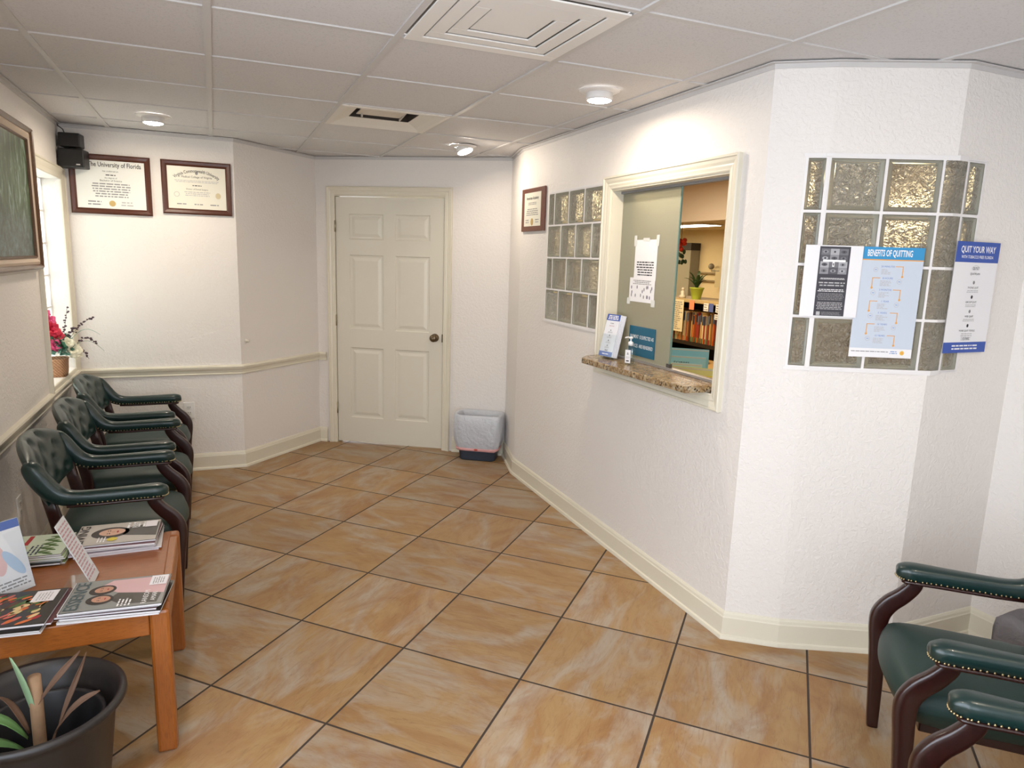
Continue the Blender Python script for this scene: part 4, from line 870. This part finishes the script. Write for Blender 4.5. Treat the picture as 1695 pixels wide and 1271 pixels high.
def bagmat(name,c,tr):
    m=NT(name); d=m.n('ShaderNodeBsdfDiffuse',Color=rgb(c)); tl=m.n('ShaderNodeBsdfTranslucent',Color=rgb(c)); g=m.n('ShaderNodeBsdfGlossy',Color=(1,1,1,1),Roughness=.3); tp=m.n('ShaderNodeBsdfTransparent',Color=(1,1,1,1))
    co=m.n('ShaderNodeTexCoord').outputs['Object']; bp=m.n('ShaderNodeBump',Height=m.noise(co,22,5,.6,1.),Strength=.9,Distance=.012)
    for x in (d,tl,g): m.l(bp.outputs[0],x.inputs['Normal'])
    a=m.n('ShaderNodeMixShader',i0=.35,i1=d.outputs[0],i2=tl.outputs[0]); b=m.n('ShaderNodeMixShader',i0=.08,i1=a.outputs[0],i2=g.outputs[0]); e=m.n('ShaderNodeMixShader',i0=tr,i1=b.outputs[0],i2=tp.outputs[0]); m.l(e.outputs[0],m.out.inputs[0]); return m.m
mb=MB(); rbox(mb,[(.110,.055,.05),(.135,.070,.07),(.150,.084,.22),(.160,.093,.33),(.166,.098,.366),(.184,.114,.372),(.190,.120,.360),(.193,.123,.30),(.192,.121,.24),(.186,.117,.17),(.174,.108,.115),(.160,.100,.095)],noise=.0022,capb=True,n=90); mb.build('bag_liner',bagmat('white_bag','#edf2fb',.04),t)
mb=MB(); rbox(mb,[(.160,.0995,.080),(.171,.106,.088),(.175,.109,.098),(.168,.105,.106)],noise=.002,capb=False,n=90); mb.build('drawstring_hem',M('pink_drawstring','#d9a3a3',.5),t)
mb=MB(); mb.ball((-.0,-.108,.096),.011,0,10,6,(1.4,.5,.7)); mb.build('red_tie',M('red_tie','#b0392c',.5),t)
# second liner-covered basket in the alcove behind the right chair
t=thing('waste_basket','small waste basket under a grey crumpled bag in the right alcove behind the armchair','waste basket',(2.87,1.44,0),0)
mb=MB(); rbox(mb,[(.095,.085,0),(.10,.09,.01),(.115,.105,.25),(.118,.108,.26)],capb=True,capt=False); mb.build('bin',M('grey_bin','#55555a',.5),t)
mb=MB(); rbox(mb,[(.118,.108,.10),(.128,.118,.16),(.128,.118,.22),(.122,.112,.262),(.09,.08,.285),(.05,.05,.27)],noise=.005,capb=False,capt=True,n=60); mb.build('bag_liner',bagmat('grey_bag','#8f8b90',.1),t)
# ------------------------------------------------------------------ papers on the bay blocks
def sheet(label,name,m,W_,H,draw,mat=WHITEP,th=.0006,group=None,cat='poster'):
    t=thing(name,label,cat,mat=m,group=group); MB().box(-W_/2,W_/2,-H/2,H/2,0,th).build('paper',mat,t)
    p=Print(); draw(p,W_,H); o=p.build(t); o.location=(0,0,th); return t
DK=M('dark_charcoal_ink','#3b3a42',.55); PG=[M('photo_grey_%d'%k,c,.55) for k,c in enumerate(('#6f6f74','#8b8b90','#a8a8ac','#55555b'))]
def d_flyer(p,W,H):
    x0,x1=-.054,.060; p.rect(x0,x1,-H/2+.004,H/2-.004,DK,0)
    q=random.Random(3); c=(x0+x1)/2
    for j in range(4):
        for i in range(3):
            a=x0+.006+i*.034; b=H/2-.012-(j+1)*.024
            p.rect(a,a+.033,b,b+.0235,PG[(i*2+j*3)%4],1); p.ell(a+.016,b+.012,.011,.006,PG[(i+j+1)%4],2); p.ell(a+.016,b+.012,.004,.004,DK,3,8)
    p.rect(x0+.015,x1-.015,H/2-.062,H/2-.054,WINK,4); p.rect(c-.006,c+.002,H/2-.080,H/2-.062,WINK,4); p.ell(c-.002,H/2-.071,.002,.006,DK,5,8)
    for (a,b,n,m) in [(-.006+.02,-.001+.008,2,WINK),(-.0,-.02,2,LINK),(-.028,-.040,2,WINK),(-.044,-.072,5,GINK),(-.078,-.108,5,LINK)]: p.lines(x0+.006,x1-.006,a,b,n,m,1,seed=int(abs(a)*1e4)+3,ragged=.15)
    p.rect(x0+.010,x0+.024,-.130,-.116,LINK,1); p.lines(x0+.03,x1-.01,-.116,-.129,3,GINK,1,seed=7,center=False)
BLU=M('poster_blue','#2f8fc4',.45); PBL=M('poster_pale_blue','#c3ccd9',.5); AMB=M('amber_ink','#e0a04a',.5); DBL=M('ink_blue','#5f83c0',.5); GREENL=M('green_line','#7fae8a',.5)
def d_benefits(p,W,H):
    p.rect(-W/2,W/2,H/2-.046,H/2,BLU,0); p.text('BENEFITS OF QUITTING',-.008,H/2-.024,.034,WINK,2,width=W*.70,bold=.02); p.rect(-W/2,W/2,H/2-.0500,H/2-.046,AMB,1)
    p.rect(-W/2,W/2,-H/2+.035,H/2-.050,PBL,0)
    ts=['20 MINUTES','8 HOURS','3 MONTHS','1 YEAR','5 YEARS','10 YEARS','15 YEARS']
    for k,s_ in enumerate(ts):
        y=H/2-.073-k*.0440; R=(k%2==0); sg=1 if R else -1; cx=-.008
        p.text(s_,cx-sg*.002,y,.0095,DBL,2); p.lines(cx-.025,cx+.018,y-.008,y-.030,4,LINK,1,seed=k+2,center=False,ragged=.5)
        xa=cx+sg*.026; xb=cx+sg*.054; p.rect(min(xa,xb),max(xa,xb),y-.0005,y+.002,AMB,2); p.rect(xb-.0015,xb+.0015,y-.036,y+.002,AMB,2); p.ell(xb,y-.037,.0042,.0042,AMB,3,14)
        ic=cx-sg*.046; p.ell(ic,y-.012,.009,.009,LINK,1,12); p.ell(ic,y-.012,.0078,.0078,PBL,2,12); p.rect(ic-.004,ic+.004,y-.013,y-.011,DBL,3)
    p.lines(-W/2+.008,.03,-H/2+.026,-H/2+.019,1,GINK,1,seed=5,center=False,ragged=0); p.lines(.035,.065,-H/2+.028,-H/2+.014,2,DBL,1,seed=6); p.ell(.082,-H/2+.020,.0085,.0085,M('sun_yellow','#e0b94a',.5),1); p.ell(.082,-H/2+.020,.005,.005,AMB,2)
NVB=M('banner_blue','#2c4fa6',.45)
def d_quit(p,W,H):
    p.rect(-W/2,W/2,H/2-.078,H/2,NVB,0); p.text('QUIT YOUR WAY',0,H/2-.030,.034,WINK,1,width=W*.80,bold=.02); p.text('WITH TOBACCO FREE FLORIDA',0,H/2-.058,.016,WINK,1,width=W*.74,bold=.01)
    p.rect(-W/2,W/2,-H/2,-H/2+.042,NVB,0); p.lines(-.08,.08,-H/2+.034,-H/2+.010,2,WINK,1,seed=3)
    p.ell(0,H/2-.100,.022,.010,LINK,1); p.ell(0,H/2-.100,.020,.0085,WHITEP,2); p.lines(-.02,.02,H/2-.095,H/2-.106,2,INK,3,seed=5); p.text('QUITPLAN',0,H/2-.122,.012,INK,1)
    for k,s_ in enumerate(['PHONE QUIT','GROUP QUIT','WEB QUIT','MORE QUIT TOOLS']):
        y=H/2-.155-k*.056; p.ell(0,y,.006,.007,INK if k%2 else GINK,1,10); p.text(s_,0,y-.020,.0105,INK,1); p.lines(-.035,.035,y-.028,y-.040-(.02 if k==3 else 0),2+2*(k==3),LINK,1,seed=k+9)
    p.text('IT’S FREE',0,-H/2+.056,.010,INK,1)
sheet('letter-size flyer with a black column of eyes and small print on the bay glass blocks','flyer',frame_on(C2,C3,.052,1.538,.0145),.214,.272,d_flyer)
sheet('pale blue poster titled Benefits of Quitting, taped on the bay glass blocks','poster',frame_on(C2,C3,.268,1.4625,.010)@Matrix.Rotation(math.radians(0),4,'Z'),.236,.422,d_benefits)
sheet('tall white and blue banner poster titled Quit Your Way at the bay corner','poster',frame_on(C3,RC,.172,1.490,.014),.252,.43,d_quit)
# ------------------------------------------------------------------ papers and sign on the sliding pane
gA=(2.036-.0,3.2); 
def onpane(y,z,out=.001):
    m=frame_on(t2,C1,0,0); l=(Vector(t2)-Vector((t2[0],y))).length; return frame_on(t2,C1,abs(t2[1]-y),z,-.066+out)
def d_letter(p,W,H): p.lines(-W/2+.02,W/2-.02,-.005,-H/2+.02,6,INK,1,seed=3,ragged=.2)
def d_strip(p,W,H):
    q=random.Random(5); p.lines(-W/2+.03,W/2-.03,H/2-.01,H/2-.035,3,GINK,1,seed=3)
    for k in range(16): x=-W/2+.02+q.random()*(W-.04); y=-H/2+.02+q.random()*(H*.5); p.ell(x,y,.005,.010,M('mauve_ink','#7a7387',.6) if k%2 else GINK,1,8)
TAPE=M('clear_tape','#d9dad6',.3)
s=sheet('white typed letter taped high on the frosted pane','paper_notice',onpane(3.05,1.60),.205,.205,d_letter,cat='notice')
MB().box(-.115,-.090,.07,.125,.0012,.0016).box(.090,.115,.07,.125,.0012,.0016).box(-.03,.03,.095,.112,.0012,.0016).build('tape',TAPE,s)
s=sheet('torn paper strip with small drawings taped under the letter on the frosted pane','paper_notice',onpane(3.07,1.445,.0005),.235,.125,d_strip,cat='notice')
MB().box(-.135,-.105,-.078,-.045,.0012,.0016).box(.095,.13,-.08,-.045,.0012,.0016).build('tape',TAPE,s)
TEAL=M('teal_sign','#0f5b76',.35)
def d_pay(p,W,H): p.text('PAYMENT  IS EXPECTED AS',0,.022,.026,WINK,1,width=W*.90,bold=.006); p.text('SERVICES  ARE RENDERED',0,-.026,.026,WINK,1,width=W*.88,bold=.006)
sheet('teal sign with white lettering about payment, low on the frosted pane','payment_sign',onpane(3.035,1.178),.245,.155,d_pay,mat=TEAL,th=.003,cat='sign')
# brochure holder
zt=1.068
t=thing('brochure_holder','clear stand of white and blue leaflets at the left end of the granite counter','brochure holder',(1.925,3.215,zt+.0005),math.radians(-78)+math.pi/2-math.pi/2)
# local x: width, local -y: front
a=math.radians(14)
def lean(m0=None): return Matrix.Translation((0,0,.009))@Matrix.Rotation(-a,4,'X')
MB().box(-.057,.057,-.002,.0,0,.125,0,lean()).box(-.057,.057,.030,.032,0,.22,0,lean()).box(-.057,.057,-.03,.06,0,.002).build('acrylic_stand',CLEAR,t)
for k in range(5):
    yy=.001+k*.0055; s=MB().box(-.051,.051,yy,yy+.0045,.004,.235+.0*k,0,Matrix.Translation((.004*k,0,0))@lean()).build('leaflet',M('leaflet_paper','#dfe1e8',.45),t)
p=Print(); H=.231; W=.10
p.rect(-.0505,.0505,H/2-.034,H/2,NVB,0); p.lines(-.042,.042,H/2-.004,H/2-.030,3,WINK,1,seed=2,ragged=.15,fill=.6); p.rect(-.0505,.0505,-H/2,-H/2+.026,M('leaflet_blue','#5f78b8',.45),0); p.lines(-.03,.03,-H/2+.018,-H/2+.008,1,WINK,1,seed=5)
p.lines(-.015,.015,.070,.062,1,GINK,1,seed=7); p.lines(-.02,.02,.055,.048,1,M('pink_ink','#c79aa0',.6),1,seed=8)
for k in range(4): p.ell(0,.028-.028*k,.0035,.0035,INK,1,8); p.lines(-.02,.02,.022-.028*k,.012-.028*k,2,LINK,1,seed=20+k)
p.text('FREE',0,-.083,.012,INK,1)
o=p.build(t); o.matrix_local=lean()@Matrix(((1,0,0,0),(0,0,-1,.0005),(0,1,0,.004+H/2),(0,0,0,1)))
# sanitizer bottle
t=thing('sanitizer_bottle','clear pump bottle of hand sanitizer on the granite counter','bottle',(1.948,3.0,zt+.0005),math.radians(-60))
GEL=clear('clear_gel_bottle','#fafcfc',.4,.08)
mb=MB(); rbox(mb,[(.022,.015,0),(.025,.0175,.004),(.025,.0175,.080),(.022,.016,.088),(.012,.011,.094),(.0115,.0115,.100)],n=32,pw=4,capb=True,capt=True); mb.build('bottle_body',GEL,t)
mb=MB(); rbox(mb,[(.0215,.0145,.004),(.0215,.0145,.070)],n=32,pw=4,capb=True,capt=True); mb.build('gel',clear('gel_fill','#f2f8f7',.3,.05),t)
mb=MB(); mb.lathe([(.0135,.098),(.0135,.114),(.008,.118),(.004,.120),(.004,.132),(.010,.133),(.011,.140),(.004,.143)],20).sweep([(0,0,.138),(-.015,-.0,.139),(-.030,0,.136),(-.034,0,.132)],[(.004,.0035)]*4,10); mb.build('pump',M('white_pump','#e8e8ea',.35),t)
p=Print(); p.rect(-.019,.012,-.034,.034,M('bottle_label','#e6e6ea',.5),0); p.text('&',-.004,.014,.018,INK,1); p.lines(-.014,.008,.0,-.012,2,LINK,1,seed=3); p.rect(-.012,.004,-.026,-.020,INK,1)
o=p.build(t,'bottle_label'); o.matrix_local=Matrix(((1,0,0,0),(0,0,-1,-.0178),(0,1,0,.042),(0,0,0,1)))
# ------------------------------------------------------------------ office behind the reception window
OX0,OX1,OY0,OY1=2.14,6.6,2.02,9.6
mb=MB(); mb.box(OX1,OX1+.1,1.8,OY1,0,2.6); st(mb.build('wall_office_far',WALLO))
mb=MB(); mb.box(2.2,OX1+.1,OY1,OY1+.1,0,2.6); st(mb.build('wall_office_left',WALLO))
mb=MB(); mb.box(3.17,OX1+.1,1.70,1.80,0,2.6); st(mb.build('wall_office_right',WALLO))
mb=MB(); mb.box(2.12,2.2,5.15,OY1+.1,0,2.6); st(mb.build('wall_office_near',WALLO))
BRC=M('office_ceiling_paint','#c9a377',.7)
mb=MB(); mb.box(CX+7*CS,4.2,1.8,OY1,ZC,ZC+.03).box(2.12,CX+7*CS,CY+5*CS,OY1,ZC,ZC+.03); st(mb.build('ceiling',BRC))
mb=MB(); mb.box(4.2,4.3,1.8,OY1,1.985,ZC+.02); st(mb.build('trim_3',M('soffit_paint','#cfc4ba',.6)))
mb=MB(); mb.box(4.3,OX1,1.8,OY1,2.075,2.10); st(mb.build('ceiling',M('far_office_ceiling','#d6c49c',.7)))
t=thing('fluorescent_light','lit fluorescent panel on the office ceiling beyond the reception window','light',(5.55,7.55,2.075)); MB().box(-.17,.17,-.62,.52,-.018,-.001).build('light_housing',M('light_housing','#e6e2d8',.4),t); MB().box(-.15,.15,-.6,.5,-.022,-.018).build('light_panel',M('tube_glow','#fff6e0',.4,emit=(1,.95,.82,1),es=5),t)
# shelving unit with patient files
t=thing('file_shelf','dark open shelving unit full of hanging folders in the office','shelf',(4.05,5.15,0))
DKM=M('dark_metal','#2a2522',.5,.3); BEI=M('beige_metal','#b7a277',.5)
MB().box(-.02,.42,-.66,.72,1.235,1.265).build('top_board',BEI,t,bevel=.003); MB().box(0,.42,-.64,.70,.840,.872).build('shelf_board',DKM,t)
MB().box(0,.42,-.66,-.64,.0,1.235).build('side_panel',DKM,t); MB().box(0,.42,.70,.72,.0,1.235).build('side_panel',DKM,t); MB().box(.40,.42,-.64,.70,0,1.235).build('back_panel',DKM,t)
q=random.Random(4); FC=[M('folder_%s'%n_,c,.6) for n_,c in (('manila','#c9a56a'),('orange','#b7622c'),('cream','#d9c79a'),('red','#8f3326'),('tan','#a87d45'),('brown','#6b4326'))]
TABC=[M('tab_%s'%n_,c,.5) for n_,c in (('blue','#3d4d66'),('grey','#5d6068'),('navy','#232a3b'))]; FT=[M('foot_%s'%n_,c,.5) for n_,c in (('red','#8c2f22'),('green','#3e6b4a'),('orange','#b5601f'))]
y=4.53; k=0; fl=None
while y<5.80 and k<64:
    th=q.uniform(.009,.02); x=4.05+q.uniform(.0,.03); h=q.uniform(.25,.285); tl=q.uniform(-.012,.012)
    m_=Matrix.Translation((x,y,.8735))@Matrix.Rotation(tl,4,'X')
    t2_=thing('file_folder','upright office file folder with coloured tabs on the dark shelf','folder',(x,y,.8735),0,'file folders on the office shelf'); t2_.rotation_euler=(tl,0,0)
    MB().box(0,.27,0,th,0.0,h).build('folder_sleeve',FC[(k*5+q.randrange(3))%6],t2_); MB().box(-.004,.002,.001,th-.001,h-.085,h-.005).build('tab',TABC[q.randrange(3)],t2_); MB().box(-.003,.002,.001,th-.001,.0,.045).build('end_label',FT[q.randrange(3)],t2_)
    y+=th+.0085; k+=1
def card(label,y,z,W_,H,mat,lines=0,x=4.026):
    m=Matrix(((0,0,-1,x),(-1,0,0,y),(0,1,0,z),(0,0,0,1))); t=thing('paper_note',label,'note',mat=m); MB().box(-W_/2,W_/2,-H/2,H/2,0,.0008).build('paper',mat,t)
    if lines: p=Print(); p.lines(-W_/2*.85,W_/2*.85,H/2*.9,-H/2*.9,lines,GINK,1,seed=3,ragged=.4,center=False); o=p.build(t); o.location=(0,0,.0008)
card('long cream list hanging at the left of the office file shelf',5.435,1.105,.185,.30,M('cream_list','#dfd7b8',.6),14)
card('salmon square note on the office shelf edge',5.225,1.215,.07,.085,M('salmon_note','#e8906a',.6))
card('white card beside the blue card on the office shelf edge',5.02,1.21,.065,.07,WHITEP,3); card('blue card on the office shelf edge',4.95,1.21,.06,.075,M('blue_card','#5262a5',.6)); card('upper white card at the right end of the office shelf edge',4.845,1.21,.085,.07,WHITEP,3); card('lower white card at the right end of the office shelf edge',4.85,1.135,.09,.045,WHITEP,2)
# potted plant on shelf
t=thing('small_potted_plant','small leafy plant in a lime green pot on top of the office file shelf','plant',(4.12,5.29,1.265))
mb=MB(); mb.lathe([(.04,0),(.062,.095),(.066,.098),(.066,.108),(.06,.108),(.054,.09),(.002,.085)],28,0,None,False); mb.build('pot',M('lime_pot','#9fae3c',.35),t)
q=random.Random(8)
for k in range(15):
    a_=q.uniform(0,6.28); d=q.uniform(.04,.13); leaf(arc((0,0,.09),(math.cos(a_)*d,math.sin(a_)*d,.13+q.uniform(.02,.13)),.03,6),.016,M('dark_plant_leaf','#26401f',.45,var=.2,vs=20),'leaf',t)
t=thing('shelf_ornament','small white ornament beside the lime green pot on the office shelf','ornament',(4.10,5.47,1.265)); mb=MB(); mb.lathe([(.03,0),(.034,.02),(.018,.035),(.022,.06),(.008,.075)],18).ball((0,0,.085),.016); mb.build('figurine',M('ornament_white','#cfc8b8',.4),t)
# desk under the files, with bag and books; near desk with folder trays
t=thing('office_desk','light wood office desk in front of the file shelf','desk',(3.72,5.0,0)); MB().box(-.30,.30,-.75,.75,.72,.75).build('desktop',M('maple_laminate','#b4925f',.4),t,bevel=.003); MB().box(-.28,-.25,-.74,.74,0,.72).build('front_panel',M('grey_panel','#6b675f',.5),t)
for s_ in (-1,1): MB().box(-.28,.28,s_*.73-.015,s_*.73+.015,0,.72).build('side_panel',M('grey_panel','#6b675f',.5),t)
t=thing('black_bag','flat black bag lying on the office desk','bag',(3.80,4.86,.7505)); mb=MB(); mb.ball((0,0,.035),.16,0,20,10,(.7,1.05,.22)); mb.build('bag_body',M('black_cloth','#161416',.7),t); mb=MB(); mb.sweep([(0,-.1,.05),(0,-.04,.09),(0,.04,.09),(0,.1,.05)],[(.008,.005)]*4,8); mb.build('handle',M('black_cloth','#161416',.7),t)
for k,(c,lb) in enumerate([('#b7a37a','lower tan book on the office desk'),('#6d5b3f','upper brown book on the office desk')]):
    t=thing('book',lb,'book',(3.74,5.22,.7505+.032*k),.1*k,'books on the office desk'); MB().box(-.09,.09,-.12,.12,.0,.004).box(-.09,.09,-.12,.12,.026,.030).box(-.09,-.086,-.12,.12,0,.03).build('cover',M('book_cover_%d'%k,c,.5),t); MB().box(-.085,.088,-.118,.118,.004,.026).build('pages',PAGE,t)
t=thing('reception_desk','low reception desk inside the window holding the folder files','desk',(2.50,3.1,0)); MB().box(-.28,.28,-.85,.85,.79,.82).build('desktop',M('tan_laminate','#a58c62',.4),t,bevel=.003)
for s_ in (-1,1): MB().box(-.26,.26,s_*.83-.015,s_*.83+.015,0,.79).build('side_panel',M('grey_panel','#6b675f',.5),t)
def pocket(label,x,y,z,W_,H,ang,col,tilt=.12,d=.02,txt=False):
    t=thing('document_folder',label,'folder',(x,y,z),ang,'folders inside the reception window'); m=Matrix.Rotation(tilt,4,'Y')
    MB().box(0,.0012,-W_/2,W_/2,0,H,0,m).box(d,d+.0012,-W_/2,W_/2,0,H+.012,0,m).box(0,d,-W_/2,W_/2,0,.0012).build('folder_cover',M('folder_'+col[1:],col,.5),t); MB().box(.003,d-.003,-W_/2+.004,W_/2-.004,.002,H+.006,0,m).build('papers',PAGE,t)
    if txt: p=Print(); p.text('FORMS',0,H/2-.03,.016,INK,1,width=.09); o=p.build(t); o.matrix_local=m@Matrix(((0,0,-1,-.0002),(-1,0,0,0),(0,1,0,H/2),(0,0,0,1)))
yw=math.radians(-38)+math.pi*0
pocket('light blue folder at the back of the reception tray',2.62,3.42,.822,.27,.245,math.radians(50),'#8fd0ee')
pocket('light blue folder with a printed tab in the middle of the reception tray',2.53,3.34,.822,.28,.215,math.radians(50),'#a2dcf5',txt=True)
pocket('pale blue folder in front of the printed one in the reception tray',2.46,3.26,.822,.25,.185,math.radians(50),'#c8ebf7')
pocket('pale yellow-green folder at the front of the reception tray',2.37,3.05,.822,.34,.195,math.radians(50),'#dde39e')
pocket('bright yellow folder at the right of the reception tray',2.36,2.87,.822,.17,.175,math.radians(50),'#f0dc34')
# grey tall panel (partition) with dark top, wall brackets, red flower
t=thing('grey_cabinet','tall grey cabinet with a dark band on top at the back of the office','cabinet',(6.45,8.80,0)); MB().box(-.02,.14,-.34,.30,0,1.785).build('cabinet_body',M('cabinet_grey','#8e8a78',.5),t,bevel=.004); MB().box(-.03,.14,-.35,.31,1.785,1.89).build('top_band',M('cabinet_dark_top','#2b2725',.5),t,bevel=.004); MB().box(-.024,-.02,-.02,-.012,.1,1.77).build('door_seam',M('cabinet_seam','#55524a',.5),t)
t=thing('wall_bracket','chrome wall bracket with two rails on the far office wall','bracket',(6.575,8.08,1.40))
MB().box(-.02,.02,-.28,.33,.055,.075).box(-.02,.02,-.28,.33,-.055,-.035).build('rail',M('bracket_rail','#8a7a5a',.5),t); MB().box(-.06,.0,-.22,-.10,-.13,.14).build('clamp',M('clamp_beige','#c3b48a',.4),t); mb=MB(); mb.ball((-.06,-.0,.16),.045).cyl((-.05,.0,.1),(-.05,-.18,.1),.012); mb.build('fitting',M('fitting_grey','#8c8470',.4),t)
t=thing('hanging_flowers','red flower spray hanging left of the grey cabinet in the office','flowers',(4.8,6.50,1.72))
mb=MB(); q=random.Random(3)
for k in range(12): mb.ball((q.uniform(-.05,.05),q.uniform(-.08,.06),q.uniform(.02,.13)),.028,0,8,5)
mb.build('blossom',M('vivid_red','#d8361f',.5),t)
mb=MB()
for k in range(14): mb.ball((q.uniform(-.05,.05),q.uniform(-.06,.06),q.uniform(-.13,.02)),.026,0,6,4,(.5,1,1))
mb.build('greenery',M('dark_greenery','#24401f',.6),t)
mb=MB(); mb.cyl((0,0,.1),(0,0,.355),.003,.003,8); mb.build('hanging_wire',M('thin_wire','#4a4a4a',.5),t)
